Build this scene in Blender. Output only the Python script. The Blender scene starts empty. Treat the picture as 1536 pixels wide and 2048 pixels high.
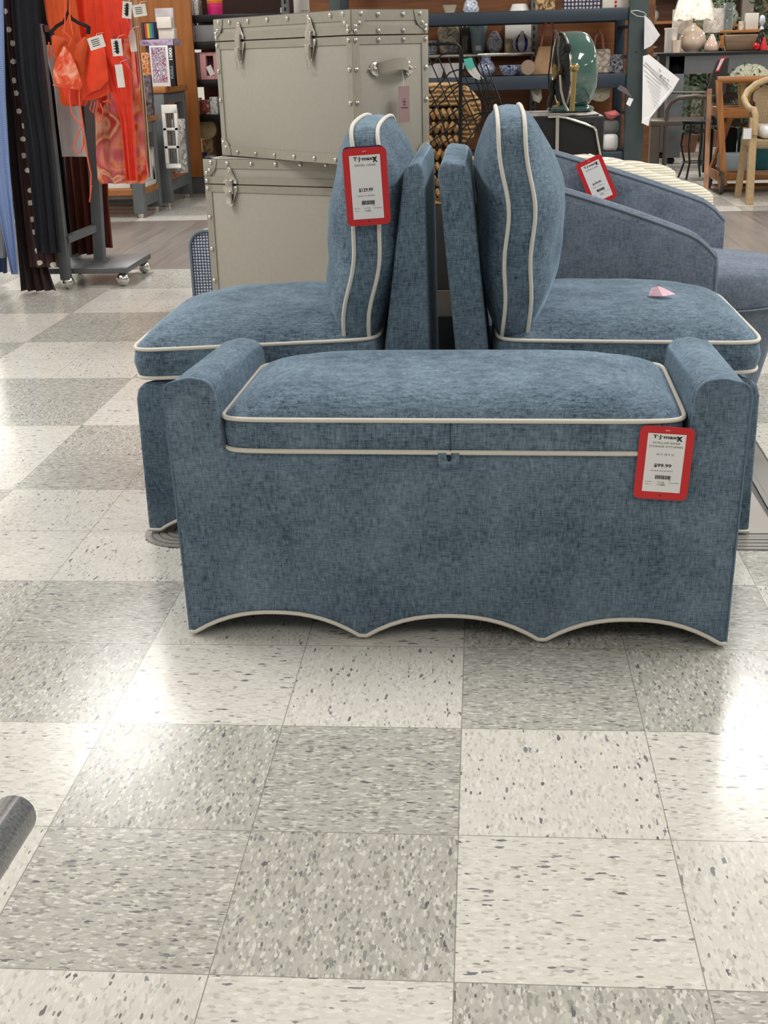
import bpy, bmesh, math, random
from mathutils import Vector, Matrix
random.seed(7)
PI = math.pi
C = bpy.context.scene.collection
SC = bpy.context.scene

# ------------------------------------------------------------------ camera
FPX = 2478.63
EYE = Vector((0.0316365, -1.2263417, 1.0679127))
pt, yw, rl = [math.radians(a) for a in (20.2383897, -4.75808423, -1.54573753)]
FW = Vector((math.sin(yw)*math.cos(pt), math.cos(yw)*math.cos(pt), -math.sin(pt)))
r0 = Vector((math.cos(yw), -math.sin(yw), 0)); u0 = r0.cross(FW)
RT = math.cos(rl)*r0 + math.sin(rl)*u0
UP = -math.sin(rl)*r0 + math.cos(rl)*u0
cam = bpy.data.cameras.new('camera'); camo = bpy.data.objects.new('camera', cam); C.objects.link(camo)
cam.sensor_fit = 'HORIZONTAL'; cam.sensor_width = 36; cam.lens = FPX/1536*36
cam.clip_start = 0.02; cam.clip_end = 100
camo.matrix_world = Matrix(((RT.x, UP.x, -FW.x, EYE.x), (RT.y, UP.y, -FW.y, EYE.y), (RT.z, UP.z, -FW.z, EYE.z), (0, 0, 0, 1)))
SC.camera = camo
SC.view_settings.view_transform = 'Standard'; SC.view_settings.look = 'None'
SC.view_settings.gamma = 1; SC.view_settings.exposure = 0.10
SC.view_settings.use_curve_mapping = False

w = bpy.data.worlds.new('world'); SC.world = w; w.use_nodes = True
w.node_tree.nodes['Background'].inputs[0].default_value = (0.9, 0.95, 1, 1)
w.node_tree.nodes['Background'].inputs[1].default_value = 0.3

CEIL = 3.4
LIGHT_W = 62
LIGHT_POS = [(x, y) for x in (-6.9, -2.5, 1.85, 6.3) for y in (-2.6, 1.9, 6.4, 10.9, 15.0)]

def at(px, py, Y):
    """point of the place seen at a pixel of the photo, at depth Y"""
    d = FW + (px-768)/FPX*RT - (py-1024)/FPX*UP
    return EYE + d*((Y-EYE.y)/d.y)
def X_(px, py, Y): return at(px, py, Y).x
def Z_(px, py, Y): return at(px, py, Y).z

# ------------------------------------------------------------------ materials
def lin(c):
    return tuple((v/255/12.92 if v/255 <= .04045 else ((v/255+.055)/1.055)**2.4) for v in c) + (1,)
MATS = {}
def newmat(name):
    m = bpy.data.materials.new(name); m.use_nodes = True
    return m, m.node_tree, m.node_tree.nodes, m.node_tree.links, m.node_tree.nodes['Principled BSDF']
def plain(name, c, rough=.6, metal=0, var=.08, scale=12, bump=0, sheen=0, trans=0, coat=0, alpha=1):
    if name in MATS: return MATS[name]
    m, t, N, L, b = newmat(name)
    co = N.new('ShaderNodeTexCoord'); no = N.new('ShaderNodeTexNoise'); no.inputs['Scale'].default_value = scale
    no.inputs['Detail'].default_value = 4
    L.new(co.outputs['Object'], no.inputs['Vector'])
    r = N.new('ShaderNodeValToRGB'); k = lin(c)
    r.color_ramp.elements[0].position = .3; r.color_ramp.elements[1].position = .7
    r.color_ramp.elements[0].color = tuple(max(0, v*(1-var)) for v in k[:3])+(1,)
    r.color_ramp.elements[1].color = tuple(min(1, v*(1+var)) for v in k[:3])+(1,)
    L.new(no.outputs['Fac'], r.inputs['Fac']); L.new(r.outputs[0], b.inputs['Base Color'])
    b.inputs['Roughness'].default_value = rough; b.inputs['Metallic'].default_value = metal
    if sheen: b.inputs['Sheen Weight'].default_value = sheen; b.inputs['Sheen Roughness'].default_value = .5
    if coat: b.inputs['Coat Weight'].default_value = coat
    if trans: b.inputs['Transmission Weight'].default_value = trans
    if alpha < 1: b.inputs['Alpha'].default_value = alpha
    if bump:
        bp = N.new('ShaderNodeBump'); bp.inputs['Strength'].default_value = bump; bp.inputs['Distance'].default_value = .003
        L.new(no.outputs['Fac'], bp.inputs['Height']); L.new(bp.outputs[0], b.inputs['Normal'])
    MATS[name] = m; return m

def woven(name, dark, light, thread=420, blotch=9, sheen=.6, bump=.25, fine=.5, third=None):
    """slubby woven upholstery: stretched noise both ways gives warp and weft"""
    m, t, N, L, b = newmat(name)
    co = N.new('ShaderNodeTexCoord')
    def noise(sx, sy, sz, sc, det=3):
        mp = N.new('ShaderNodeMapping'); mp.inputs['Scale'].default_value = (sx, sy, sz)
        n = N.new('ShaderNodeTexNoise'); n.inputs['Scale'].default_value = sc; n.inputs['Detail'].default_value = det
        n.inputs['Roughness'].default_value = .6
        L.new(co.outputs['Object'], mp.inputs['Vector']); L.new(mp.outputs[0], n.inputs['Vector']); return n
    a = noise(1, 1, .10, thread); c = noise(.10, .10, 1, thread); d = noise(1, 1, 1, blotch, 5); e = noise(1, 1, .6, thread*.3, 4)
    def mix(x, y, f):
        q = N.new('ShaderNodeMix'); q.data_type = 'FLOAT'; q.inputs[0].default_value = f
        L.new(x, q.inputs[2]); L.new(y, q.inputs[3]); return q.outputs[0]
    ac = mix(a.outputs['Fac'], c.outputs['Fac'], .5)
    ace = mix(ac, e.outputs['Fac'], .3)
    al = mix(ace, d.outputs['Fac'], .24)
    r = N.new('ShaderNodeValToRGB'); r.color_ramp.elements[0].position = .5-.13*fine*1.2; r.color_ramp.elements[1].position = .5+.16*fine*1.2
    r.color_ramp.elements[0].color = lin(dark); r.color_ramp.elements[1].color = lin(light)
    L.new(al, r.inputs['Fac']); L.new(r.outputs[0], b.inputs['Base Color'])
    b.inputs['Roughness'].default_value = .85; b.inputs['Sheen Weight'].default_value = sheen
    b.inputs['Sheen Roughness'].default_value = .35; b.inputs['Sheen Tint'].default_value = lin(light)
    b.inputs['Specular IOR Level'].default_value = .2
    bp = N.new('ShaderNodeBump'); bp.inputs['Strength'].default_value = bump; bp.inputs['Distance'].default_value = .002
    L.new(ac, bp.inputs['Height']); L.new(bp.outputs[0], b.inputs['Normal'])
    MATS[name] = m; return m

def wood(name, c1, c2, rough=.5, axis=0):
    if name in MATS: return MATS[name]
    m, t, N, L, b = newmat(name)
    co = N.new('ShaderNodeTexCoord'); mp = N.new('ShaderNodeMapping')
    s = [18, 18, 18]; s[axis] = 1.5; mp.inputs['Scale'].default_value = s
    n = N.new('ShaderNodeTexNoise'); n.inputs['Scale'].default_value = 1.4; n.inputs['Detail'].default_value = 6; n.inputs['Distortion'].default_value = .6
    L.new(co.outputs['Object'], mp.inputs[0]); L.new(mp.outputs[0], n.inputs['Vector'])
    r = N.new('ShaderNodeValToRGB'); r.color_ramp.elements[0].position = .3; r.color_ramp.elements[1].position = .72
    r.color_ramp.elements[0].color = lin(c1); r.color_ramp.elements[1].color = lin(c2)
    L.new(n.outputs['Fac'], r.inputs[0]); L.new(r.outputs[0], b.inputs['Base Color']); b.inputs['Roughness'].default_value = rough
    MATS[name] = m; return m

def blobs(name, cols, scale=14, rough=.7, smooth=True, dist=.5, sheen=0):
    """printed pattern: noise bands between the given colours"""
    if name in MATS: return MATS[name]
    m, t, N, L, b = newmat(name)
    co = N.new('ShaderNodeTexCoord'); n = N.new('ShaderNodeTexNoise')
    n.inputs['Scale'].default_value = scale; n.inputs['Detail'].default_value = 2; n.inputs['Distortion'].default_value = dist
    L.new(co.outputs['Object'], n.inputs['Vector'])
    r = N.new('ShaderNodeValToRGB'); cr = r.color_ramp
    if not smooth: cr.interpolation = 'CONSTANT'
    k = len(cols)
    for i, c in enumerate(cols):
        p = .32+.36*i/max(1, k-1)
        if i < 2: e = cr.elements[i]; e.position = p
        else: e = cr.elements.new(p)
        e.color = lin(c)
    L.new(n.outputs['Fac'], r.inputs[0]); L.new(r.outputs[0], b.inputs['Base Color']); b.inputs['Roughness'].default_value = rough
    if sheen: b.inputs['Sheen Weight'].default_value = sheen
    MATS[name] = m; return m

def dots(name, base, dot, scale=30, rad=.3, rough=.8):
    m, t, N, L, b = newmat(name)
    co = N.new('ShaderNodeTexCoord'); mp = N.new('ShaderNodeMapping'); mp.inputs['Scale'].default_value = (1, .15, 1)
    v = N.new('ShaderNodeTexVoronoi'); v.voronoi_dimensions = '2D'; v.inputs['Scale'].default_value = scale; v.inputs['Randomness'].default_value = .35
    mp.inputs['Rotation'].default_value = (-PI/2, 0, 0); mp.inputs['Scale'].default_value = (1, 1, 1)
    L.new(co.outputs['Object'], mp.inputs[0]); L.new(mp.outputs[0], v.inputs['Vector'])
    r = N.new('ShaderNodeValToRGB'); r.color_ramp.interpolation = 'CONSTANT'
    r.color_ramp.elements[0].color = lin(dot); r.color_ramp.elements[1].position = rad; r.color_ramp.elements[1].color = lin(base)
    L.new(v.outputs['Distance'], r.inputs[0]); L.new(r.outputs[0], b.inputs['Base Color']); b.inputs['Roughness'].default_value = rough
    MATS[name] = m; return m

def stripes(name, c1, c2, scale=30, direction='X', rough=.7, bump=0, distort=0, profile='SIN', sheen=0):
    if name in MATS: return MATS[name]
    m, t, N, L, b = newmat(name)
    co = N.new('ShaderNodeTexCoord'); wv = N.new('ShaderNodeTexWave'); wv.bands_direction = direction
    wv.wave_profile = profile
    wv.inputs['Scale'].default_value = scale; wv.inputs['Distortion'].default_value = distort; wv.inputs['Detail Scale'].default_value = 3
    L.new(co.outputs['Object'], wv.inputs['Vector'])
    r = N.new('ShaderNodeValToRGB'); r.color_ramp.elements[0].color = lin(c1); r.color_ramp.elements[1].color = lin(c2)
    r.color_ramp.elements[0].position = .25; r.color_ramp.elements[1].position = .6
    L.new(wv.outputs['Fac'], r.inputs[0]); L.new(r.outputs[0], b.inputs['Base Color']); b.inputs['Roughness'].default_value = rough
    if bump:
        bp = N.new('ShaderNodeBump'); bp.inputs['Strength'].default_value = bump; bp.inputs['Distance'].default_value = .006
        L.new(wv.outputs['Fac'], bp.inputs['Height']); L.new(bp.outputs[0], b.inputs['Normal'])
    if sheen: b.inputs['Sheen Weight'].default_value = sheen
    MATS[name] = m; return m

def weave(name, c1, c2, scale=60, rough=.8, bump=.5):
    """basket or tweed weave: product of two wave textures"""
    if name in MATS: return MATS[name]
    m, t, N, L, b = newmat(name)
    co = N.new('ShaderNodeTexCoord'); mm = N.new('ShaderNodeMath'); mm.operation = 'MULTIPLY'
    outs = []
    for d in ('X', 'Z'):
        wv = N.new('ShaderNodeTexWave'); wv.bands_direction = d; wv.inputs['Scale'].default_value = scale
        wv.inputs['Distortion'].default_value = 1.2; wv.inputs['Detail Scale'].default_value = 2
        L.new(co.outputs['Object'], wv.inputs['Vector']); outs.append(wv.outputs['Fac'])
    L.new(outs[0], mm.inputs[0]); L.new(outs[1], mm.inputs[1])
    r = N.new('ShaderNodeValToRGB'); r.color_ramp.elements[0].color = lin(c1); r.color_ramp.elements[1].color = lin(c2)
    r.color_ramp.elements[0].position = .1; r.color_ramp.elements[1].position = .5
    L.new(mm.outputs[0], r.inputs[0]); L.new(r.outputs[0], b.inputs['Base Color']); b.inputs['Roughness'].default_value = rough
    bp = N.new('ShaderNodeBump'); bp.inputs['Strength'].default_value = bump; bp.inputs['Distance'].default_value = .004
    L.new(mm.outputs[0], bp.inputs['Height']); L.new(bp.outputs[0], b.inputs['Normal'])
    MATS[name] = m; return m

def floor_tile_mat():
    m, t, N, L, b = newmat('vinyl_floor_tiles')
    T = .3048
    ge = N.new('ShaderNodeNewGeometry'); sx = N.new('ShaderNodeSeparateXYZ'); L.new(ge.outputs['Position'], sx.inputs[0])
    def M(op, a, bb=None, c=None):
        n = N.new('ShaderNodeMath'); n.operation = op
        for i, v in enumerate((a, bb, c)):
            if v is None: continue
            if isinstance(v, (int, float)): n.inputs[i].default_value = v
            else: L.new(v, n.inputs[i])
        return n.outputs[0]
    X = M('DIVIDE', sx.outputs[0], T); Y = M('DIVIDE', sx.outputs[1], T)
    i = M('FLOOR', X); j = M('FLOOR', Y)
    blk = M('ADD', M('FLOOR', M('DIVIDE', i, 2)), M('FLOOR', M('DIVIDE', j, 2)))
    darkt = M('FLOORED_MODULO', blk, 2) if False else M('ABSOLUTE', M('MODULO', blk, 2))
    par = M('ABSOLUTE', M('MODULO', M('ADD', i, j), 2))      # 0: streaks run along x
    fx = M('SUBTRACT', X, i); fy = M('SUBTRACT', Y, j)
    # swap axes where parity is odd so that the streaks turn by a quarter
    def lerp(a, c, f): return M('ADD', M('MULTIPLY', a, M('SUBTRACT', 1, f)), M('MULTIPLY', c, f))
    along = lerp(sx.outputs[0], sx.outputs[1], par); across = lerp(sx.outputs[1], sx.outputs[0], par)
    cid = M('ADD', M('MULTIPLY', i, 7.31), M('MULTIPLY', j, 3.77))
    def vec(s1, s2, off):
        c = N.new('ShaderNodeCombineXYZ')
        L.new(M('ADD', M('MULTIPLY', along, s1), cid), c.inputs[0]); L.new(M('MULTIPLY', across, s2), c.inputs[1])
        c.inputs[2].default_value = off; return c.outputs[0]
    def jig(v, k):
        n = N.new('ShaderNodeTexNoise'); n.inputs['Scale'].default_value = 1.3; n.inputs['Detail'].default_value = 2
        L.new(v, n.inputs['Vector'])
        mx = N.new('ShaderNodeMix'); mx.data_type = 'RGBA'; mx.blend_type = 'LINEAR_LIGHT'; mx.inputs[0].default_value = k
        L.new(v, mx.inputs[6]); L.new(n.outputs['Color'], mx.inputs[7]); return mx.outputs[2]
    def vor(v, rnd=1):
        n = N.new('ShaderNodeTexVoronoi'); n.inputs['Scale'].default_value = 1; n.inputs['Randomness'].default_value = rnd
        L.new(v, n.inputs['Vector']); return n
    def ramp(x, stops, const=False):
        r = N.new('ShaderNodeValToRGB')
        if const: r.color_ramp.interpolation = 'CONSTANT'
        while len(r.color_ramp.elements) < len(stops): r.color_ramp.elements.new(.5)
        for e, (p, c) in zip(r.color_ramp.elements, stops): e.position = p; e.color = c
        L.new(x, r.inputs[0]); return r.outputs[0]
    def rand(v, ch=0):
        s = N.new('ShaderNodeSeparateColor'); L.new(v.outputs['Color'], s.inputs[0]); return s.outputs[ch]
    def mixc(a, c, f):
        mx = N.new('ShaderNodeMix'); mx.data_type = 'RGBA'
        for k, v in ((0, f), (6, a), (7, c)):
            if isinstance(v, (int, float)): mx.inputs[k].default_value = v
            elif isinstance(v, tuple): mx.inputs[k].default_value = v
            else: L.new(v, mx.inputs[k])
        return mx.outputs[2]
    v1 = vor(jig(vec(110, 260, 0), .35)); r1 = rand(v1)      # small chips everywhere
    v2 = vor(jig(vec(50, 150, 5), .6)); r2 = rand(v2)      # larger sparse chips
    d2 = v2.outputs['Distance']
    v3 = vor(jig(vec(75, 210, 9), .3)); r3 = rand(v3)
    d3 = v3.outputs['Distance']
    # light tile: cream with faint grey streaks and a few dark flecks
    lt = ramp(r1, [(0, lin((196, 192, 184))), (.12, lin((213, 210, 202))), (.6, lin((220, 217, 210))), (.93, lin((227, 225, 219)))], True)
    dk = ramp(r1, [(0, lin((152, 151, 145))), (.10, lin((174, 172, 165))), (.35, lin((184, 182, 174))), (.75, lin((193, 191, 183))), (.90, lin((212, 210, 203)))], True)
    base = mixc(lt, dk, darkt)
    sel2 = M('MULTIPLY', M('LESS_THAN', r2, lerp(.036, .05, darkt)), M('LESS_THAN', d2, .42))
    fleck = mixc(lin((104, 104, 106)), lin((142, 144, 146)), rand(v2, 1))
    base = mixc(base, fleck, sel2)
    sel3 = M('MULTIPLY', M('LESS_THAN', r3, lerp(.05, .13, darkt)), M('LESS_THAN', d3, .38))
    base = mixc(base, mixc(lin((150, 148, 142)), lin((120, 120, 116)), rand(v3, 2)), sel3)
    sel4 = M('MULTIPLY', M('MULTIPLY', M('GREATER_THAN', r3, .90), darkt), M('LESS_THAN', d3, .34))
    base = mixc(base, lin((212, 209, 199)), sel4)
    # tile-to-tile difference
    wn = N.new('ShaderNodeTexWhiteNoise'); wn.noise_dimensions = '1D'; L.new(cid, wn.inputs['W'])
    hs = N.new('ShaderNodeHueSaturation'); L.new(base, hs.inputs['Color']); L.new(M('ADD', .97, M('MULTIPLY', wn.outputs['Value'], .05)), hs.inputs['Value'])
    # joints
    g = M('MINIMUM', M('MINIMUM', fx, M('SUBTRACT', 1, fx)), M('MINIMUM', fy, M('SUBTRACT', 1, fy)))
    jt = M('LESS_THAN', g, .0026)
    col = mixc(hs.outputs[0], lin((128, 124, 116)), M('MULTIPLY', jt, .8))
    L.new(col, b.inputs['Base Color'])
    nz = N.new('ShaderNodeTexNoise'); nz.inputs['Scale'].default_value = 5; nz.inputs['Detail'].default_value = 6; L.new(ge.outputs['Position'], nz.inputs['Vector'])
    L.new(M('ADD', .12, M('MULTIPLY', nz.outputs['Fac'], .17)), b.inputs['Roughness'])
    b.inputs['Specular IOR Level'].default_value = .19
    bn = N.new('ShaderNodeTexNoise'); bn.inputs['Scale'].default_value = 14; bn.inputs['Detail'].default_value = 5; L.new(ge.outputs['Position'], bn.inputs['Vector'])
    bp = N.new('ShaderNodeBump'); bp.inputs['Strength'].default_value = .12; bp.inputs['Distance'].default_value = .004
    L.new(bn.outputs['Fac'], bp.inputs['Height']); L.new(bp.outputs[0], b.inputs['Normal'])
    MATS['floor'] = m; return m

def plank_mat():
    m, t, N, L, b = newmat('grey_vinyl_planks')
    ge = N.new('ShaderNodeNewGeometry'); mp = N.new('ShaderNodeMapping'); mp.inputs['Rotation'].default_value = (0, 0, PI/2)
    L.new(ge.outputs['Position'], mp.inputs[0])
    br = N.new('ShaderNodeTexBrick'); br.inputs['Scale'].default_value = 1; br.inputs['Brick Width'].default_value = 1.2; br.inputs['Row Height'].default_value = .15
    br.inputs['Mortar Size'].default_value = .0015; br.inputs['Color1'].default_value = lin((128, 118, 112)); br.inputs['Color2'].default_value = lin((146, 137, 131))
    br.inputs['Mortar'].default_value = lin((96, 88, 84)); br.offset = .4
    L.new(mp.outputs[0], br.inputs['Vector'])
    mp2 = N.new('ShaderNodeMapping'); mp2.inputs['Scale'].default_value = (26, 1.6, 1); L.new(ge.outputs['Position'], mp2.inputs[0])
    n = N.new('ShaderNodeTexNoise'); n.inputs['Scale'].default_value = 1; n.inputs['Detail'].default_value = 5; L.new(mp2.outputs[0], n.inputs['Vector'])
    r = N.new('ShaderNodeValToRGB'); r.color_ramp.elements[0].position = .32; r.color_ramp.elements[0].color = (.62, .6, .6, 1); r.color_ramp.elements[1].position = .7; r.color_ramp.elements[1].color = (1, 1, 1, 1)
    L.new(n.outputs['Fac'], r.inputs[0])
    mx = N.new('ShaderNodeMix'); mx.data_type = 'RGBA'; mx.blend_type = 'MULTIPLY'; mx.inputs[0].default_value = .8
    L.new(br.outputs['Color'], mx.inputs[6]); L.new(r.outputs[0], mx.inputs[7]); L.new(mx.outputs[2], b.inputs['Base Color'])
    b.inputs['Roughness'].default_value = .3
    MATS['planks'] = m; return m

blue = woven('blue_chenille', (35, 54, 72), (141, 163, 181), 430, 7, sheen=.9, fine=.78)
slate = woven('slate_blue_linen', (74, 86, 103), (136, 147, 162), 520, 12, sheen=.5, fine=.75, bump=.12)
pipe = plain('cream_piping', (222, 217, 207), .8, var=.05, scale=300, bump=.2)
seam = plain('pale_blue_seam', (98, 122, 142), .8, var=.1, scale=200)
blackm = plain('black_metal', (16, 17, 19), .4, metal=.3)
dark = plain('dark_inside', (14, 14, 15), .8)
chrome = plain('chrome', (225, 222, 218), .16, metal=1, var=.02)
steel = plain('polished_steel', (205, 200, 195), .2, metal=1, var=.04)
greige = plain('greige_leatherette', (168, 163, 153), .55, var=.03, scale=60, bump=.05)
greige2 = plain('greige_trim', (158, 153, 141), .5, var=.04, scale=60, bump=.08)
white = plain('white_paper', (240, 239, 240), .6, var=.02)
white2 = plain('white_gloss', (228, 226, 222), .25, var=.03)
redc = plain('red_card', (208, 38, 44), .45, var=.04)
ink = plain('black_ink', (22, 22, 26), .6, var=.02)
greym = plain('grey_painted_metal', (104, 108, 112), .45, metal=.2, var=.05)
navym = plain('navy_painted_steel', (44, 56, 68), .45, metal=.2, var=.06)
greenm = plain('grey_green_upright', (60, 72, 72), .5, metal=.1, var=.06)
oak = wood('orange_oak', (136, 84, 42), (188, 124, 66))
walnut = wood('brown_slatboard', (84, 50, 28), (118, 74, 40), axis=0)
orangewall = wood('orange_panel', (150, 92, 40), (178, 112, 54), axis=2)

# ------------------------------------------------------------------ mesh helpers
class MB:
    def __init__(s): s.v = []; s.f = []
    def add(s, vs, fs):
        o = len(s.v); s.v += [tuple(p) for p in vs]; s.f += [tuple(i+o for i in f) for f in fs]; return s
    def box(s, x0, x1, y0, y1, z0, z1):
        vs = [(x, y, z) for x in (x0, x1) for y in (y0, y1) for z in (z0, z1)]
        return s.add(vs, [(0, 1, 3, 2), (4, 6, 7, 5), (0, 4, 5, 1), (2, 3, 7, 6), (0, 2, 6, 4), (1, 5, 7, 3)])
    def beam(s, a, b, w, h=None, up=(0, 0, 1)):
        a = Vector(a); b = Vector(b); d = (b-a).normalized(); h = h or w
        u = Vector(up)
        if abs(d.dot(u)) > .98: u = Vector((0, 1, 0))
        r = d.cross(u).normalized(); u = r.cross(d)
        vs = []
        for p in (a, b):
            for sx, sy in ((-1, -1), (1, -1), (1, 1), (-1, 1)): vs.append(p+r*sx*w/2+u*sy*h/2)
        return s.add(vs, [(0, 1, 2, 3), (7, 6, 5, 4), (0, 4, 5, 1), (1, 5, 6, 2), (2, 6, 7, 3), (3, 7, 4, 0)])
    def tube(s, pts, r, closed=False, n=8, r1=None):
        P = [Vector(p) for p in pts]; k = len(P)
        if k < 2: return s
        T = []
        for i in range(k):
            a = P[i-1] if (closed or i > 0) else P[i]; b = P[(i+1) % k] if (closed or i < k-1) else P[i]
            t = (b-a); T.append(t.normalized() if t.length > 1e-9 else Vector((0, 0, 1)))
        u = T[0].orthogonal().normalized(); vs = []
        for i in range(k):
            u = (u-T[i]*u.dot(T[i])); u = u.normalized() if u.length > 1e-6 else T[i].orthogonal().normalized()
            w_ = T[i].cross(u); rr = r if r1 is None else r+(r1-r)*i/(k-1)
            for q in range(n):
                a = 2*PI*q/n; vs.append(P[i]+(u*math.cos(a)+w_*math.sin(a))*rr)
        fs = []
        for i in range(k if closed else k-1):
            j = (i+1) % k
            # match twist on closure
            sh = 0
            if closed and j == 0:
                best = 1e9
                for q in range(n):
                    d = (vs[i*n]-vs[q]).length
                    if d < best: best = d; sh = q
            for q in range(n):
                fs.append((i*n+q, i*n+(q+1) % n, j*n+(q+1+sh) % n, j*n+(q+sh) % n))
        if not closed:
            fs.append(tuple(range(n-1, -1, -1))); fs.append(tuple((k-1)*n+q for q in range(n)))
        return s.add(vs, fs)
    def lathe(s, prof, c=(0, 0, 0), n=20, sx=1, sy=1, axis='z'):
        vs = []; fs = []; k = len(prof)
        for r, z in prof:
            for q in range(n):
                a = 2*PI*q/n; x, y = r*math.cos(a)*sx, r*math.sin(a)*sy
                p = (x, y, z) if axis == 'z' else ((x, z, y) if axis == 'y' else (z, x, y))
                vs.append((c[0]+p[0], c[1]+p[1], c[2]+p[2]))
        for i in range(k-1):
            for q in range(n): fs.append((i*n+q, i*n+(q+1) % n, (i+1)*n+(q+1) % n, (i+1)*n+q))
        fs.append(tuple(range(n-1, -1, -1))); fs.append(tuple((k-1)*n+q for q in range(n)))
        return s.add(vs, fs)
    def prism(s, out, y0, y1, axis='y'):
        """closed outline of (a, b) pairs pushed along an axis"""
        k = len(out); vs = []
        for y in (y0, y1):
            for a, b in out: vs.append({'y': (a, y, b), 'x': (y, a, b), 'z': (a, b, y)}[axis])
        fs = [tuple(range(k)), tuple(range(2*k-1, k-1, -1))]
        for i in range(k): fs.append((i, k+i, k+(i+1) % k, (i+1) % k))
        return s.add(vs, fs)
    def ball(s, c, r, n=10, sz=1):
        prof = [(max(1e-4, r*math.sin(PI*i/n)), -r*sz*math.cos(PI*i/n)) for i in range(n+1)]
        return s.lathe(prof, c, n*2 if n < 8 else 16)
    def xf(s, M):
        s.v = [tuple(M @ Vector(p)) for p in s.v]; return s
    def build(s, name, mat, parent=None, smooth=False, bevel=0, seg=2, subsurf=0, loc=None, ang=50):
        me = bpy.data.meshes.new(name); me.from_pydata(s.v, [], s.f)
        bm = bmesh.new(); bm.from_mesh(me)
        bmesh.ops.recalc_face_normals(bm, faces=bm.faces)
        if bevel:
            bmesh.ops.remove_doubles(bm, verts=bm.verts, dist=1e-5)
            es = [e for e in bm.edges if len(e.link_faces) == 2 and e.calc_face_angle(0) > math.radians(30)]
            bmesh.ops.bevel(bm, geom=es, offset=bevel, segments=seg, profile=.5, affect='EDGES', clamp_overlap=True)
        bm.to_mesh(me); bm.free()
        me.materials.append(mat)
        if smooth or bevel:
            for p in me.polygons: p.use_smooth = True
            me.set_sharp_from_angle(angle=math.radians(ang))
        o = bpy.data.objects.new(name, me); C.objects.link(o)
        if parent: o.parent = parent
        if loc: o.location = loc
        return o

def thing(name, label, cat, loc=(0, 0, 0), rz=0, group=None):
    o = bpy.data.objects.new(name, None); C.objects.link(o); o.empty_display_size = .1
    o.location = loc; o.rotation_euler = (0, 0, rz); return tag(o, label, cat, group)
def tag(o, label, cat, group=None):
    o['label'] = label; o['category'] = cat
    if group: o['group'] = group
    return o
def struct(o): o['kind'] = 'structure'; return o
def copy_tree(o, parent=None):
    c = o.copy(); C.objects.link(c)
    if parent: c.parent = parent
    for ch in [x for x in SC.objects if x.parent == o]: copy_tree(ch, c)
    return c

def text_mb(s, width, cx, cz, y=0, height=None, bold=0, rot=0, space=1):
    """lettering as thin raised mesh in the xz plane facing -y"""
    cu = bpy.data.curves.new('lettering', 'FONT'); cu.body = s; cu.size = 1; cu.offset = bold; cu.extrude = 0
    cu.resolution_u = 3; cu.space_character = space
    ob = bpy.data.objects.new('lettering', cu); C.objects.link(ob)
    dg = bpy.context.evaluated_depsgraph_get(); me = bpy.data.meshes.new_from_object(ob.evaluated_get(dg))
    xs = [v.co.x for v in me.vertices]; ys = [v.co.y for v in me.vertices]
    mb = MB()
    if xs:
        x0, x1, y0, y1 = min(xs), max(xs), min(ys), max(ys)
        sx = width/(x1-x0); sy = sx if height is None else height/(y1-y0)
        cr, sr = math.cos(rot), math.sin(rot)
        vs = []
        for v in me.vertices:
            a = (v.co.x-(x0+x1)/2)*sx; b = (v.co.y-(y0+y1)/2)*sy
            vs.append((cx+a*cr-b*sr, y, cz+a*sr+b*cr))
        mb.add(vs, [tuple(p.vertices) for p in me.polygons])
    bpy.data.objects.remove(ob); bpy.data.curves.remove(cu); bpy.data.meshes.remove(me)
    return mb

def rrect(w, h, r, cx=0, cz=0, n=5):
    out = []
    for sx, sz, a0 in ((1, 1, 0), (-1, 1, 90), (-1, -1, 180), (1, -1, 270)):
        for i in range(n+1):
            a = math.radians(a0+90*i/n)
            out.append((cx+sx*(w/2-r)+r*math.cos(a), cz+sz*(h/2-r)+r*math.sin(a)))
    return out

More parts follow.
